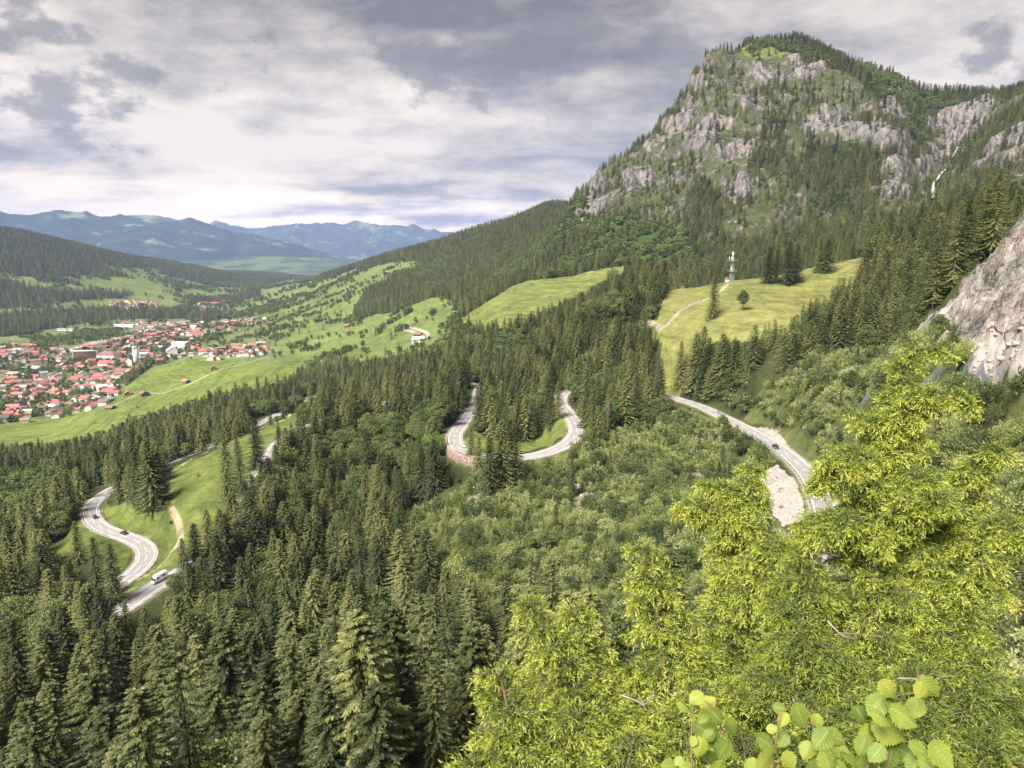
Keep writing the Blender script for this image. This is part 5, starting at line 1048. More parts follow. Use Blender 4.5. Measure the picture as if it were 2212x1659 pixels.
obj('roof', mesh_np('hut_roof', np.array([(-1.9, -1.9, 2.35), (1.9, -1.9, 2.35), (1.9, 1.9, 2.35), (-1.9, 1.9, 2.35), (0, -1.9, 3.7), (0, 1.9, 3.7)]), np.array([(0, 4, 5, 3), (4, 1, 2, 5), (0, 3, 2, 1)]), M_RED), e)
# rockfall nets on the slope below the rock
M_NET, nt, out = mat_new('wire_net'); b = nt.nodes.new('ShaderNodeBsdfPrincipled'); b.inputs[0].default_value = (0.22, 0.26, 0.29, 1); b.inputs['Metallic'].default_value = 0.3
nt.links.new(b.outputs[0], out.inputs[0])
def net(spec, label, hgt=3.6):
    e = tag(obj('rockfall_net', None), label, 'rockfall fence', 'rockfall nets on the scrub slope'); P_ = [gp(*q) for q in spec]; pn = []
    for a_, b_ in zip(P_[:-1], P_[1:]):
        n = max(8, int(np.linalg.norm(b_-a_)/0.55)); m_ = 9
        for i in range(n+1):
            t = i/n; q0 = a_*(1-t)+b_*t; sag = 0.9*math.sin(t*math.pi); q0 = q0+[0, 0, .2+1.0*0]; pn.append(tube([q0, q0+np.array([0, 0, (hgt-sag)*.5]), q0+np.array([0, 0, hgt-sag])], [.035]*3, 3))
        for j in range(m_+1):
            ts = np.linspace(0, 1, 12); hz_ = (hgt-0.9*np.sin(ts*math.pi))*j/m_+.2; pn.append(tube(a_[None]*(1-ts[:, None])+b_[None]*ts[:, None]+np.stack([0*ts, 0*ts, hz_], 1), [.06 if j == m_ else .035]*12, 3))
    obj('net', mesh_np('net', *merge(pn), M_NET), e)
    for q in P_: obj('post', mesh_np('net_post', *tube([q-[0, 0, .5], q+[0, 0, 2], q+[0, -0.5, hgt+.5]], [.11, .10, .09], 6), M_STEEL), e)
net([(1755,752,300), (1800,752,295), (1850,762,285)], 'rockfall net on the scrub slope at the wood edge, uppermost of the nets', 3)
net([(1856,778,262), (1890,772,262), (1925,780,258), (1947,805,250)], 'rockfall net above the arching tip of the juniper')
net([(1968,835,225), (2002,822,225), (2040,840,222)], 'rockfall net just right of the juniper top', 4)
net([(1975,855,215), (2010,870,212), (2050,885,208), (2080,885,205)], 'rockfall net directly below the one by the juniper top', 2.6)
net([(2085,888,200), (2108,888,198), (2122,925,190)], 'rightmost rockfall net, running down the slope')
# waterfall
M_WATER = simple('white_water', (0.62, 0.63, 0.65), 0.4, var=0.1, scale=0.2)
wf_ = [(2066,322),(2050,350),(2034,374),(2018,394),(2012,410),(2014,424),(2008,438)]
wp = catmull([hit(u_, v_, 900, 2200)+np.array([0, -3.5, 2.0]) for u_, v_ in wf_], 4); wp = smooth(wp, 30); wd_ = 1.1+0.7*np.abs(fbm(wp[:, 2]/14, wp[:, 2]/9, 2, 3))+2.5*sstep(0.75, 0.95, np.arange(len(wp))/len(wp))
wp += np.stack([1.2*fbm(wp[:, 2]/6, wp[:, 2]/9, 2, 7), 0*wp[:, 0], 0*wp[:, 0]], 1)
tag(obj('waterfall', mesh_np('waterfall', *tube(wp, wd_, 6), M_WATER, smooth_=True)), 'thin white waterfall running down the gully on the cliff mountain', 'waterfall')

# ------------------------------------------------------------------ the village, barns and farms
ROOFS = {'red': (0.30, 0.115, 0.10), 'bright red': (0.40, 0.12, 0.115), 'orange-red': (0.42, 0.17, 0.12), 'rust-brown': (0.22, 0.12, 0.10), 'dark brown': (0.13, 0.095, 0.085), 'grey': (0.28, 0.28, 0.30), 'pale grey': (0.55, 0.56, 0.58)}
WALLS = {'white': (0.76, 0.74, 0.71), 'cream': (0.66, 0.58, 0.46), 'brown timber': (0.17, 0.10, 0.065), 'grey': (0.42, 0.40, 0.38)}
MR = {k: simple('roof_'+k.replace(' ', '_').replace('-', '_'), c, 0.8, var=0.18, scale=0.6) for k, c in ROOFS.items()}
MW = {k: simple('wall_'+k.replace(' ', '_'), c, 0.9, var=0.06, scale=0.5) for k, c in WALLS.items()}
M_WIN = simple('window_glass', (0.06, 0.07, 0.08), 0.2); MESHC = {}
def wall_mesh(w_, l_, h, rise, key, hip=False):
    k = ('w', w_, l_, h, rise, key, hip)
    if k in MESHC: return MESHC[k]
    a, b = w_/2, l_/2; top = h if hip else h+rise-.15
    V = [(-a, -b, -3), (a, -b, -3), (a, b, -3), (-a, b, -3), (-a, -b, h), (a, -b, h), (a, b, h), (-a, b, h), (0, -b, top), (0, b, top)]
    me = bpy.data.meshes.new('house_wall'); me.from_pydata(V, [], [(0, 1, 5, 8, 4), (1, 2, 6, 5), (2, 3, 7, 9, 6), (3, 0, 4, 7), (4, 8, 9, 7), (5, 6, 9, 8)]); me.materials.append(MW[key]); MESHC[k] = me; return me
def roof_mesh(w_, l_, h, rise, key, hip=False, ov=1.1):
    k = ('r', w_, l_, h, rise, key, hip)
    if k in MESHC: return MESHC[k]
    a, b = w_/2+ov, l_/2+ov; e_ = rise*ov/(w_/2); z0 = h-e_+.12; z1 = h+rise+.12; hb = b-(a if hip else 0)
    t = .35; V = []
    for dz in (0, t): V += [(-a, -b, z0+dz), (a, -b, z0+dz), (a, b, z0+dz), (-a, b, z0+dz), (0, -hb, z1+dz), (0, hb, z1+dz)]
    f_ = []
    for o, fl in ((0, -1), (6, 1)):
        for q in ((0, 4, 5, 3), (4, 1, 2, 5))+(((0, 1, 4), (2, 3, 5)) if hip else ()): f_.append(tuple(o+i for i in (q if fl < 0 else q[::-1])))
    ed = [(1, 2), (3, 0)]+([(0, 1), (2, 3)] if hip else [(0, 4), (4, 1), (2, 5), (5, 3)])
    f_ += [(i, j, j+6, i+6) for i, j in ed]
    me = bpy.data.meshes.new('house_roof'); me.from_pydata(V, [], f_); me.materials.append(MR[key]); MESHC[k] = me; return me
def small_box(w_, l_, h, mat, nm):
    k = ('b', w_, l_, h, mat.name, nm)
    if k not in MESHC: MESHC[k] = mesh_np(nm, *box(np.zeros(3), w_, l_, h), mat)
    return MESHC[k]
def house(p, rz, w_, l_, h, rise, wall, roof, label, cat='house', group=None, hip=False, wins=0, name='house', chim=True):
    e = tag(obj(name, None, None, tuple(p), rz), label, cat, group)
    obj('wall', wall_mesh(w_, l_, h, rise, wall, hip), e); r_ = obj('roof', roof_mesh(w_, l_, h, rise, roof, hip), e)
    if chim: obj('chimney', small_box(.9, .9, 1.8, MW['grey'], 'chimney'), r_, (w_*.18, l_*.2, h+rise))
    if wins:
        wm = small_box(1.1, .08, 1.3, M_WIN, 'window'); wm2 = small_box(.08, 1.1, 1.3, M_WIN, 'window')
        for fl in range(max(1, int(h//2.8))):
            for x_ in (-.3, 0, .3):
                for s_ in (-1, 1): obj('window', wm, e, (x_*w_, s_*(l_/2+.02), 1.3+2.8*fl))
            for y_ in (-.33, 0, .33):
                for s_ in (-1, 1): obj('window', wm2, e, (s_*(w_/2+.02), y_*l_, 1.3+2.8*fl))
    return e
def gp2(u, v): p = hit(u, v, 500, 9000); return p
TAKEN = []
def special(u, v, rz, *a, **k):
    p = gp2(u, v); TAKEN.append((p[0], p[1], max(a[0], a[1])*.7)); return house(p, rz, *a, **k)
special(239, 884, 1.2, 9, 13, 3.4, 2.6, 'brown timber', 'rust-brown', 'small brown barn alone on the near grass slope below the village', 'barn', name='barn', chim=False)
special(277, 853, 0.4, 9, 13, 3.6, 2.8, 'brown timber', 'orange-red', 'barn with bright orange-red roof on the meadow edge, nearest the village', 'barn', name='barn', chim=False)
special(312, 855, 0.7, 12, 17, 4.5, 3.6, 'brown timber', 'rust-brown', 'larger brown barn beside the farm lane right of the orange-roofed barn', 'barn', name='barn', chim=False)
special(402, 827, 0.9, 9, 14, 3.6, 2.8, 'brown timber', 'orange-red', 'red-roofed barn beside the lane in the middle of the green meadow', 'barn', name='barn', chim=False)
special(463, 800, 0.2, 9, 9, 4.5, 3, 'brown timber', 'bright red', 'small red-roofed hut at the upper end of the farm lane', 'hut', name='hut', chim=False)
special(905, 741, 1.35, 11, 17, 5.6, 3.0, 'white', 'pale grey', 'white farmhouse with pale roof alone on the pasture above the wood', 'farmhouse', wins=1, name='farmhouse')
special(903, 726, 1.3, 7, 10, 3, 2, 'brown timber', 'rust-brown', 'low brown shed behind the lone white farmhouse', 'shed', name='shed', chim=False)
special(750, 707, 1.0, 8, 12, 4, 2.5, 'brown timber', 'red', 'small red-roofed barn on the pasture left of the lone farmhouse', 'barn', name='barn', chim=False)
special(556, 692, 1.2, 14, 26, 6, 3.2, 'white', 'red', 'white house with red roof at the far right tip of the village', wins=0)
special(573, 691, 1.2, 12, 18, 5, 3, 'white', 'pale grey', 'white building beside the tip house on the pasture edge', wins=0)
special(235, 775, 1.45, 26, 46, 11, 7, 'white', 'rust-brown', 'large white building with broad brown hipped roof left of the church', 'building', hip=True)
special(233, 792, 1.45, 16, 36, 8, 5, 'white', 'bright red', 'long bright red roof in front of the large hipped building', 'building')
special(372, 765, 0.5, 24, 34, 10, 8, 'white', 'pale grey', 'big white gabled hall at the foot of the meadow hill', 'building')
special(392, 752, 1.5, 30, 36, 14, 3, 'white', 'pale grey', 'tall pale hotel at the right edge of the village', 'building')
special(222, 846, 0.7, 16, 26, 10, 1.2, 'cream', 'pale grey', 'modern cream building with flat roof at the near village edge', 'building', wins=1)
special(212, 866, 0.9, 12, 18, 5, 3, 'white', 'pale grey', 'white barn with silver roof at the near village edge', 'house', wins=1)
special(75, 800, 1.2, 22, 44, 6, 4, 'grey', 'grey', 'large dark grey-roofed hall near the left village meadow', 'hall')
special(42, 812, 1.4, 20, 40, 5, 3, 'grey', 'grey', 'low slate-grey building left of the dark hall', 'hall')
special(268, 706, 1.45, 14, 70, 6, 2, 'white', 'pale grey', 'long white commercial building behind the village field', 'building')
special(143, 714, 1.45, 12, 50, 5, 1.5, 'white', 'grey', 'long low white shed left behind the village field', 'building')
special(456, 662, 1.4, 34, 80, 14, 5, 'cream', 'red', 'large cream hotel with red roof on the slope beyond the village', 'hotel')
# church
p = gp2(290, 790); TAKEN.append((p[0], p[1], 34)); e = tag(obj('church', None, None, tuple(p), 0.25), 'white parish church with tall square tower and pointed dark spire', 'church')
obj('tower', mesh_np('tower', *box(np.array([5, 0, 18]), 9, 9, 42), MW['white']), e)
obj('belfry', mesh_np('belfry', *box(np.array([5, 0, 41.5]), 9.8, 9.8, 5), MW['cream']), e)
sp = [(5+5.2*math.cos(a), 5.2*math.sin(a), 44) for a in np.linspace(math.pi/8, 2*math.pi+math.pi/8, 9)[:-1]]+[(5+2.2*math.cos(a), 2.2*math.sin(a), 49) for a in np.linspace(math.pi/8, 2*math.pi+math.pi/8, 9)[:-1]]+[(5, 0, 62)]
me = bpy.data.meshes.new('spire'); me.from_pydata(sp, [], [(i, (i+1) % 8, (i+1) % 8+8, i+8) for i in range(8)]+[(i+8, (i+1) % 8+8, 16) for i in range(8)]); me.materials.append(MR['dark brown']); obj('spire', me, e)
obj('clock', mesh_np('clock', *box(np.array([5, -4.6, 36]), 3.2, .15, 3.2), M_WIN), e)
for k in (0, 1): obj('window', mesh_np('window', *box(np.array([5, -4.6, 20+8*k]), 1.2, .15, 2.5), M_WIN), e)
n_ = obj('nave', wall_mesh(14, 26, 13, 8, 'white'), e, (-9, 4, 0)); obj('nave_roof', roof_mesh(14, 26, 13, 8, 'dark brown'), e, (-9, 4, 0))
for k in range(4): obj('window', small_box(.1, 1.4, 5, M_WIN, 'window'), e, (-16.05, -5+6*k, 7))
# long balconied block
p = gp2(186, 772); TAKEN.append((p[0], p[1], 40)); e = tag(obj('apartment_block', None, None, tuple(p), 0.1), 'long brown six-storey block with rows of balconies left of the church', 'apartment block')
obj('wall', mesh_np('block_wall', *box(np.array([0, 0, 6]), 52, 12, 18), MW['cream']), e)
for k in range(6): obj('balcony', small_box(51, 1.6, 1.0, MW['brown timber'], 'balcony'), e, (0, -6.7, 1.5+2.5*k))
obj('roof', mesh_np('block_roof', *box(np.array([0, 0, 15.4]), 53.5, 14, .8), MR['pale grey']), e)
# all other houses
def town_place(u, v):
    if v > 850: return 'by the near grass slope'
    if u < 90: return 'at the left village edge' if v > 790 else 'in the far left village'
    if u > 430: return 'in the hamlet right of town' if v < 735 else 'in the cluster under the meadow'
    if v < 715: return 'by the woods behind the village'
    if u > 300: return 'right of the church' if v < 790 else 'under the meadow hill'
    if v > 800: return 'below the church' if u > 150 else 'in the lower left village'
    if u > 200: return 'close around the church'
    return 'between long block and main street'
hx, hy, r = jitter_points(22, 1200, 3600, seed=77)
z = ground_z(hx, hy); u, v = proj(hx, hy, z); q = np.hypot(hx, hy)
clus = [[(430,762),(460,755),(570,742),(575,768),(450,780)], [(238,655),(300,648),(345,650),(345,668),(240,668)], [(430,652),(490,650),(500,668),(430,672)]]
FIELD = [[(80,742),(190,708),(300,705),(280,722),(180,748),(90,757)], [(20,792),(130,782),(130,796),(60,812),(20,812)]]
inside = (inpoly(u, v, P_TOWN) & (q < 2750) & ~inpoly(u, v, FIELD[0]) & ~inpoly(u, v, FIELD[1]))
for c_ in clus: inside |= inpoly(u, v, c_)
inside &= (r.rand(len(hx)) < np.where(v > 720, 0.80, 0.6))
d_, _ = near_line(TRK[-1], hx, hy, 40); inside &= d_ > 14
for tx_, ty_, tr in TAKEN: inside &= np.hypot(hx-tx_, hy-ty_) > tr+8
ids = np.where(inside)[0]; ids = ids[np.argsort(q[ids])]; farV = {}
SZ = [(8, 10, 4.8, 2.0, 'small'), (10.5, 13, 6.0, 2.5, 'broad'), (10, 19, 6.2, 2.6, 'long'), (12, 16, 8.2, 3.0, 'tall')]
rr_ = np.random.RandomState(3); rk_l = ['red', 'bright red', 'orange-red', 'rust-brown', 'dark brown', 'grey', 'pale grey']; wk_l = list(WALLS)
for n_, k in enumerate(ids):
    w_, l_, h_, ri, szn = SZ[rr_.choice(4, p=[.28, .36, .2, .16])]; rk = rk_l[rr_.choice(7, p=[.27, .15, .14, .19, .12, .08, .05])]; wk = wk_l[rr_.choice(4, p=[.70, .16, .08, .06])]
    rz = 0.35*fbm(np.array([hx[k]/200]), np.array([hy[k]/200]), 2, 5)[0]*3+(math.pi/2 if rr_.rand() < .55 else 0)+rr_.normal(0, .12)+0.3
    p = (hx[k], hy[k], z[k])
    if n_ < 270: house(p, rz, w_, l_, h_, ri, wk, rk, '%s %s-walled house with %s roof %s' % (szn, wk, rk, town_place(u[k], v[k])), 'house', 'houses of the village in the valley', wins=1 if q[k] < 1480 else 0, name='house')
    else:
        c, s = math.cos(rz), math.sin(rz); Rm = np.array([[c, -s, 0], [s, c, 0], [0, 0, 1]])
        for me in (wall_mesh(w_, l_, h_, ri, wk), roof_mesh(w_, l_, h_, ri, rk)):
            V = np.array([vv.co for vv in me.vertices])@Rm.T+np.array(p); farV.setdefault(me.materials[0].name, []).append((V, [tuple(f.vertices) for f in me.polygons]))
V_, F2, MI, off = [], [], [], 0
me = bpy.data.meshes.new('distant_houses')
for mi, (mn, lst) in enumerate(farV.items()):
    me.materials.append(bpy.data.materials[mn])
    for V, fs in lst: V_ += [tuple(q_) for q_ in V]; F2 += [tuple(i+off for i in f_) for f_ in fs]; MI += [mi]*len(fs); off += len(V)
me.from_pydata(V_, [], F2); me.polygons.foreach_set('material_index', MI)
tag(obj('distant_houses', me), 'remaining red and white houses packed at the back of the village', 'houses', kind='stuff'); print('houses', len(ids))

# ------------------------------------------------------------------ juniper in the foreground
def PJ(u, v, d):
    x, y, z = ray(u, v); n = math.sqrt(x*x+y*y+z*z); return np.array([x/n*d, y/n*d, ZC+z/n*d])
M_JUN = leaf_mat('juniper_needles', [(0.12, (0.060, 0.085, 0.022)), (0.36, (0.165, 0.21, 0.040)), (0.56, (0.33, 0.37, 0.055)), (0.82, (0.50, 0.505, 0.105))], 0.3, 4.0, 0.0, attr='age')
LEAD = [([(1560,1850,3.55),(1590,1400,3.8),(1600,1150,3.9),(1628,1003,4.0)], 0.38, 1), ([(1850,1850,3.4),(1880,1400,3.7),(1905,1150,3.8),(1925,950,3.9),(1948,820,3.95),(1968,772,4),(2000,750,4),(2046,764,4)], .41, .85),
 ([(2000,1650,3.6),(2040,1250,3.8),(2085,1080,3.9),(2110,1000,3.9),(2140,972,3.9),(2182,988,3.9)], .15, 1.0), ([(1420,1850,3.3),(1430,1450,3.5),(1410,1250,3.6),(1392,1180,3.6)], .42, 1.05),
 ([(1290,1850,3.2),(1250,1500,3.3),(1180,1370,3.35),(1138,1298,3.4)], .30, 1.05), ([(1330,1850,3.3),(1290,1500,3.4),(1243,1308,3.45)], .30, 1.05), ([(1140,1950,3.0),(1110,1600,3.1),(1078,1448,3.15)], .36, 1.0),
 ([(1080,1980,2.9),(1050,1750,2.9),(1012,1640,2.95)], .24, 1), ([(1700,1850,3.2),(1720,1500,3.4),(1740,1250,3.6),(1738,1190,3.6)], .46, .62), ([(2080,1900,3.3),(2100,1600,3.5),(2080,1380,3.7),(2060,1260,3.8)], .40, .6),
 ([(2200,1950,3.5),(2190,1700,3.6),(2170,1560,3.7)], .34, .5), ([(1510,1950,3.1),(1480,1650,3.2),(1515,1480,3.3)], .38, 1.0), ([(1240,1950,3.0),(1215,1650,3.1),(1250,1530,3.15)], .36, 1.0), ([(1950,1950,3.2),(1960,1600,3.3),(1985,1450,3.45)], .40, .55),
 ([(1790,2000,3.1),(1760,1700,3.1),(1775,1560,3.15)], .36, .6), ([(1640,1950,3.0),(1620,1700,3.05),(1600,1580,3.1)], .34, .75), ([(1370,1950,3.0),(1350,1700,3.05),(1370,1590,3.1)], .34, 1.0), ([(2120,2000,3.2),(2100,1750,3.3),(2130,1600,3.35)], .36, .6),
 # arching arms
 ([(1915,1010,3.85),(1950,900,3.8),(2000,858,3.8),(2050,850,3.8),(2086,885,3.8)], .09, 1.1), ([(1905,1060,3.8),(1850,985,3.7),(1800,1010,3.7),(1775,1060,3.7)], .16, .9), ([(1920,1000,3.85),(1885,915,3.8),(1850,900,3.8)], .10, 1.0), ([(1900,1180,3.7),(1990,1090,3.65),(2040,1075,3.6)], .12, .9), ([(1910,1080,3.8),(1980,1030,3.7),(2025,1038,3.7)], .10, 1.0), ([(1880,1130,3.7),(1790,1130,3.6),(1750,1170,3.6)], .14, .9),
 ([(2060,1300,3.8),(2120,1170,3.8),(2170,1130,3.8),(2215,1175,3.8)], .13, 1.0), ([(1600,1180,3.9),(1560,1110,3.85),(1495,1090,3.85),(1488,1110,3.85)], .14, 1.1), ([(1600,1120,3.9),(1560,1050,3.9),(1525,1058,3.9)], .09, 1.1), ([(1600,1300,3.8),(1680,1180,3.8),(1700,1200,3.8)], .14, 1.0)]
rj = np.random.RandomState(12); NP, ND, NL, NA = [], [], [], []; wood = []; dead = []; dNP, dND = [], []
def twigs(path, tipness, bright, dens=1.0):
    """needle positions and directions along one small branch"""
    seg = np.diff(path, axis=0); L_ = np.linalg.norm(seg, axis=1); cum = np.concatenate([[0], np.cumsum(L_)]); tot = cum[-1]
    nt_ = max(6, int(tot/0.0046*dens)); s = np.sort(rj.uniform(0.05, 1, nt_))*tot
    base = np.stack([np.interp(s, cum, path[:, i]) for i in range(3)], 1); tg = norm(np.stack([np.interp(s, cum[:-1], seg[:, i]/L_) for i in range(3)], 1))
    tl = rj.uniform(0.03, 0.085, nt_)*(1.25-0.75*s/tot); sd = norm(rj.normal(0, 1, (nt_, 3))+np.array([0, 0, .15])); td = norm(tg*0.75+sd*0.8+np.array([0, 0, -0.10]))
    m = 9; f_ = np.linspace(0.05, 1, m)[None, :, None]; droop = np.array([0, 0, -0.25])[None, None]*f_**2*tl[:, None, None]
    pos = base[:, None]+td[:, None]*tl[:, None, None]*f_+droop
    nd = norm(rj.normal(0, 1, (nt_, m, 3))*0.48+td[:, None]*0.75); age = np.clip(tipness*(-0.05+1.15*s/tot)[:, None]+0.50*(f_[..., 0]-0.45)+rj.normal(0, .05, (nt_, 1)), 0, 1.25)*bright
    NP.append(pos.reshape(-1, 3)); ND.append(nd.reshape(-1, 3)); NA.append(age.ravel())
for path, R0, br_ in LEAD:
    P_ = catmull([PJ(*q) for q in path], 0.03); n = len(P_); seg = np.linalg.norm(np.diff(P_, axis=0), axis=1).sum()
    wood.append(tube(P_, np.linspace(0.012+0.012*R0/.4, 0.0025, n), 6))
    s = 0.04; a0 = rj.rand()*6
    while s < seg*0.985:
        t = s/seg; k = min(n-2, int(t*n)); p0 = P_[k]; ax_ = norm(P_[k+1]-P_[k])
        for _ in range(4 if R0 > .2 else 3):
            a0 += 2.4+rj.uniform(-.4, .4); h_ = np.array([math.cos(a0), math.sin(a0), 0]); Lb = R0*(1-t)**(1.15 if path[0][0] == 1850 else 0.85)*rj.choice([.35, .6, .85, 1.15])*rj.uniform(.8, 1.2)+0.06
            if Lb > .25 and h_[1] > 0.55 and rj.rand() < .5: continue    # fewer on the far side
            ts = np.linspace(0, 1, 9)[:, None]; up_ = rj.uniform(.25, .75)
            pth = p0+h_*Lb*ts*0.92+ax_*Lb*0.30*ts+np.array([0, 0, 1.])*Lb*(up_*ts-(up_+0.30)*ts**2.6)+np.cumsum(rj.normal(0, .012*Lb, (9, 3)), 0)
            wood.append(tube(pth, np.linspace(0.003+.003*Lb/.5, .0010, 9), 4))
            if rj.rand() < 0.035 and Lb > .2: dead.append(pth); continue
            twigs(pth, 0.95 if Lb < .3 else 0.8, br_)
            for _k in range(int(Lb/0.075)):
                j = rj.randint(2, 8); q0 = pth[j]; d2 = norm(h_*.6+np.array([-h_[1], h_[0], 0])*rj.choice([-1, 1])*rj.uniform(.5, 1)+np.array([0, 0, rj.uniform(-.25, .35)])); l2 = Lb*rj.uniform(.25, .42); t5 = np.linspace(0, 1, 5)[:, None]
                p2 = q0+d2*l2*t5+np.array([0, 0, -.55])*l2*t5**2; wood.append(tube(p2, np.linspace(.003, .001, 5), 3)); twigs(p2, 0.9, br_)
        s += 0.047 if R0 > .2 else 0.026
NPv, NDv, NAv = np.vstack(NP), np.vstack(ND), np.concatenate(NA)
def needle_mesh(name, P_, D_, A_, mat, ln=0.0175, wd=0.0056):
    n = len(P_); S_ = norm(np.cross(D_, rj.normal(0, 1, (n, 3)))); l_ = (ln*rj.uniform(.7, 1.25, n))[:, None]
    V = np.stack([P_-S_*wd/2, P_+S_*wd/2, P_+D_*l_], 1).reshape(-1, 3); F_ = np.arange(3*n).reshape(-1, 3)
    return mesh_np(name, V, F_, mat, attrs={'age': ('FLOAT', np.repeat(A_, 3))} if A_ is not None else None)
root = PJ(1700, 2300, 3.2); jr = tag(obj('juniper_bush', None), 'large yellow-green juniper with arching tips filling the lower right foreground', 'juniper')
obj('foliage', needle_mesh('juniper_foliage', NPv, NDv, NAv, M_JUN), jr); obj('branches', mesh_np('juniper_branches', *merge(wood), simple('juniper_bark', (0.14, 0.095, 0.065), 0.9, var=.3, scale=15), smooth_=True), jr)
# trunk under the leaders down to the ledge
gr = np.array([root[0], root[1], float(ground_z(np.array([root[0]]), np.array([root[1]]))[0])]); tr = []
for path, R0, br_ in LEAD[:18]: a_ = PJ(*path[0]); tr.append(tube([gr-[0, 0, .4], (gr*0.5+a_*0.5)+[0, 0, -.1], a_], [.06, .04, .026], 6))
obj('trunk', mesh_np('juniper_trunk', *merge(tr), M_BARK, smooth_=True), jr)
NP, ND, NA = [], [], []
dead_p = [q for q in dead]
for q in dead_p: twigs(q, .5, 1, .35)
if NP: obj('dead_sprigs', needle_mesh('juniper_dead_sprigs', np.vstack(NP), np.vstack(ND), None, M_DEAD, .011, .002), jr)
# bare bleached twigs
bt = []
for u_, v_, du, dv in ((1345,1500,50,22),(1945,1463,110,-3),(1790,1340,60,40)):
    a_ = PJ(u_, v_, 2.95); b_ = PJ(u_+du, v_+dv, 2.85); m_ = (a_+b_)/2+rj.normal(0, .02, 3); c5 = catmull([a_, m_, b_], .01); c5 = c5+0.010*np.stack([fbm(np.arange(len(c5))/4.0, np.full(len(c5), 3.0+k_*9), 3, k_) for k_ in range(3)], 1); bt.append(tube(c5, np.linspace(.0045, .0015, len(c5)), 5))
    for k in (0.4, 0.6, 0.8): q0 = c5[int(k*len(c5))]; q9 = rj.normal(0, .035, 3); bt.append(tube([q0, q0+q9, q0+q9*2.1+rj.normal(0, .012, 3)], [.002, .0015, .0008], 4))
obj('bare_twigs', mesh_np('juniper_bare_twigs', *merge(bt), simple('bleached_wood', (0.27, 0.21, 0.17), .9, var=.25, scale=20), smooth_=True), jr)
# ------------------------------------------------------------------ hazel leaves at the lower edge
M_HAZ, nt, out = mat_new('hazel_leaves'); b = nt.nodes.new('ShaderNodeBsdfPrincipled'); tl_ = nt.nodes.new('ShaderNodeBsdfTranslucent'); g = nt.nodes.new('ShaderNodeNewGeometry'); at_ = nt.nodes.new('ShaderNodeAttribute'); at_.attribute_name = 'vein'
tc = nt.nodes.new('ShaderNodeTexCoord'); nn_ = noise_n(nt, tc.outputs['Object'], 25, 4, .6); f_ = math_n(nt, 'ADD', math_n(nt, 'MULTIPLY', nn_, .5), math_n(nt, 'MULTIPLY', g.outputs['Random Per Island'], .5))
c = ramp_n(nt, f_, [(.2, (.11, .17, .03)), (.45, (.21, .28, .045)), (.75, (.36, .38, .06))]); c = mix_n(nt, math_n(nt, 'MULTIPLY', at_.outputs['Fac'], .5), c, (.40, .44, .12)); nt.links.new(c, b.inputs[0]); nt.links.new(c, tl_.inputs[0]); b.inputs['Roughness'].default_value = .55; b.inputs['Specular IOR Level'].default_value = .3
mx = nt.nodes.new('ShaderNodeMixShader'); mx.inputs[0].default_value = .35; nt.links.new(b.outputs[0], mx.inputs[1]); nt.links.new(tl_.outputs[0], mx.inputs[2]); nt.links.new(mx.outputs[0], out.inputs[0])
def leaf(p, dirv, nrm, ln, r):
    nu, nv = 23, 11; t = np.linspace(0, 1, nu)[:, None]; s = np.linspace(-1, 1, nv)[None]
    wf2 = 0.46*np.sin(math.pi*np.clip(t, 0, 1)**0.78)**0.85*(1-0.15*t)+0.01; ser = 1+0.12*((np.arange(nu) % 2)*2-1)[:, None]*(np.abs(s) > .95)
    x = t+0.10*np.abs(s)*(t < .3)*-(0.3-t)*3; y = s*wf2*ser; vt = (t*7-np.abs(s)*1.6) % 1.0; vein = np.clip(1-np.abs(vt-.5)*5, 0, 1)*(np.abs(s) < .95); vein = np.maximum(vein, (np.abs(s) < .1)*1.0)
    z = -0.16*np.abs(y)+0.20*y**2*r.uniform(-1, 1.6)-r.uniform(0, .35)*t**2+0.024*np.sin(vt*2*math.pi)+.03*r.uniform(-1, 1)*np.sin(3*t+2*s)
    yd = norm(np.cross(nrm, dirv)); nr_ = np.cross(dirv, yd); V = p+((x*np.ones_like(y))[..., None]*dirv+y[..., None]*yd+z[..., None]*nr_)*ln
    i = np.arange(nu*nv).reshape(nu, nv); return V.reshape(-1, 3), np.stack([i[:-1, :-1], i[:-1, 1:], i[1:, 1:], i[1:, :-1]], -1).reshape(-1, 4), vein.ravel()
LZ = [(150,430,90),(215,385,95),(290,420,110),(255,500,80),(350,500,95),(440,560,95),(250,570,100),(330,640,125),(240,690,110),(380,710,130),(300,760,110),(195,650,60),(60,790,100),(110,770,60),(730,445,75),(745,520,85),(680,570,60),(660,660,125),(740,640,90),(860,500,135),(950,530,80),(980,640,135),(1070,620,110),(1090,690,110),(890,710,100),(790,770,100),(640,770,110),(1020,780,120),(1390,340,115),(1490,350,80),(1580,340,90),(1640,330,135),(1310,430,140),(1220,490,100),(1440,440,110),(1490,500,150),(1550,450,110),(1400,590,165),(1300,570,90),(1260,610,110),(1230,680,110),(1180,750,120),(1310,720,110),(1400,760,130),(1500,720,110),(1590,700,110),(1720,740,150),(1760,790,110),(560,820,110),(950,830,120),(1120,830,120),(1270,800,120),(350,830,110),(180,830,110),(1550,800,130),(1650,810,120),(320,560,90),(290,620,80),(1350,500,110),(1380,430,80)]
hz = tag(obj('hazel_shrub', None), 'lime green serrated hazel leaves on thin stems along the bottom right edge', 'hazel shrub'); parts, veins = [], []; rz_ = np.random.RandomState(4)
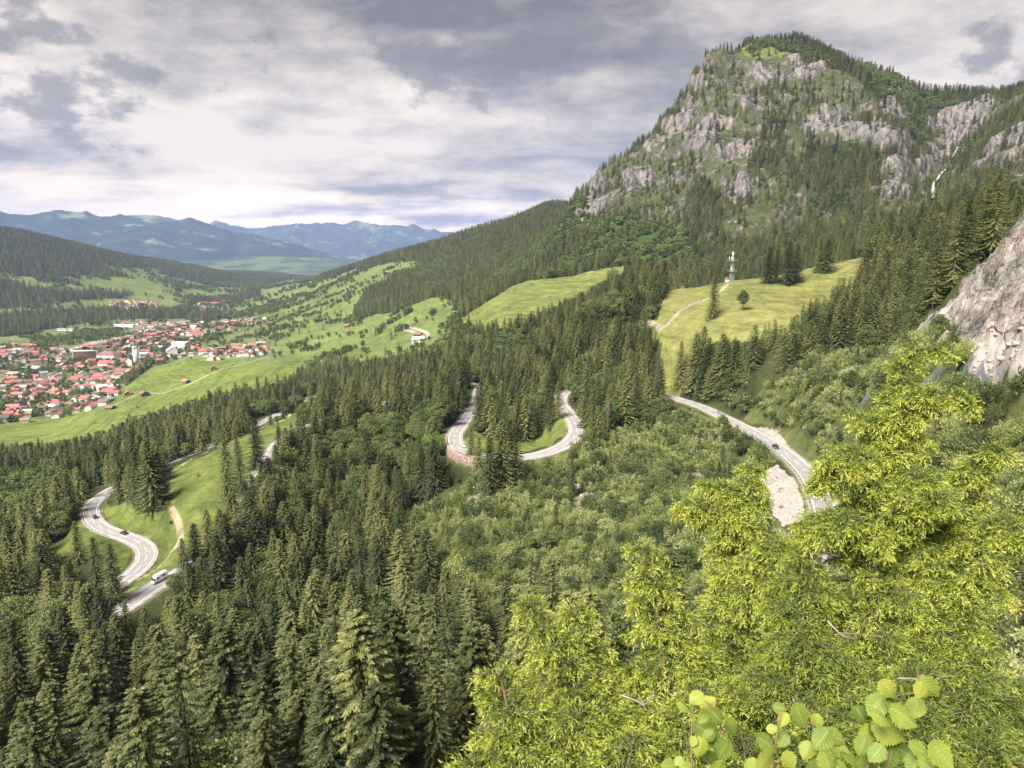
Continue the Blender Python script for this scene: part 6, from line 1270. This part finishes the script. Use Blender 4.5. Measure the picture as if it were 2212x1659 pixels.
for zx, zy, sz in LZ:
    u_, v_ = 1426.4+zx*.3552, 1371.5+zy*.3553; d_ = rz_.uniform(2.25, 2.5); ln = sz*.3552*0.92/F*d_; p = PJ(u_, v_, d_); a_ = rz_.uniform(-2.6, -.3) if rz_.rand() < .7 else rz_.uniform(0, 6.28)
    dv = norm(np.array([math.cos(a_), -0.35, math.sin(a_)*.8])); nr_ = norm(np.array([rz_.normal(0, .5), -0.62+rz_.normal(0, .25), 0.78+rz_.normal(0, .2)])); V, F_, ve = leaf(p-dv*ln*.5, dv, nr_, ln, rz_); parts.append((V, F_)); veins.append(ve)
obj('leaves', mesh_np('hazel_leaves', *merge(parts), M_HAZ, attrs={'vein': ('FLOAT', np.concatenate(veins))}, smooth_=True), hz)
st = []
for pts_ in ([(195,1100),(190,560),(200,420)],[(330,1100),(350,480),(270,400)],[(640,1100),(715,560),(735,450)],[(1000,1100),(930,560),(900,470)],[(1150,1100),(1380,480),(1420,380),(1590,350)],[(1320,1100),(1400,620),(1420,420)],[(1600,1100),(1650,760),(1720,700)],[(1050,1100),(1000,700),(1080,600)],[(400,1100),(340,600),(440,540)]):
    c5 = catmull([PJ(1426.4+a_*.3552, 1371.5+b_*.3553, 2.42) for a_, b_ in pts_], .02); st.append(tube(c5, np.linspace(.0042, .0016, len(c5)), 6))
obj('stems', mesh_np('hazel_stems', *merge(st), simple('hazel_bark', (.20, .13, .07), .8, scale=20), smooth_=True), hz)

# ------------------------------------------------------------------ air
hm, nt, out = mat_new('haze_air'); pv_ = nt.nodes.new('ShaderNodeVolumePrincipled'); pv_.inputs['Color'].default_value = (0.44, 0.58, 1.0, 1); pv_.inputs['Density'].default_value = 4.0e-5
pv_.inputs['Anisotropy'].default_value = 0.0
nt.links.new(pv_.outputs[0], out.inputs['Volume'])
hb = tag(obj('haze', mesh_np('haze', *box(np.array([0, 0, 700.]), 56000, 56000, 2000), hm)), 'thin blue haze over the valley', None, kind='stuff')

# ------------------------------------------------------------------ single out look-alikes by their order from the left
ORD = ['leftmost', 'second', 'third', 'fourth', 'fifth', 'sixth', 'seventh', 'eighth', 'ninth', 'tenth', 'eleventh', 'twelfth', 'thirteenth', 'fourteenth', 'fifteenth', 'sixteenth', 'seventeenth', 'eighteenth', 'nineteenth', 'twentieth']+['twenty-'+q for q in ('first', 'second', 'third', 'fourth', 'fifth', 'sixth', 'seventh', 'eighth', 'ninth')]+['thirtieth']
by = {}
for o in list(COL.objects):
    if o.parent is None and o.get('group') and o.get('label') and o.get('kind') is None: by.setdefault(o['label'], []).append(o)
for lab, lst in by.items():
    if len(lst) < 2 or len(lst) > 30: continue
    us = [float(proj(*(np.array([c]) for c in o.location))[0][0]) for o in lst]
    for k, (_, o) in enumerate(sorted(zip(us, lst), key=lambda t: t[0])):
        o['label'] = lab+(', leftmost of these' if k == 0 else ', %s from left' % ORD[k])
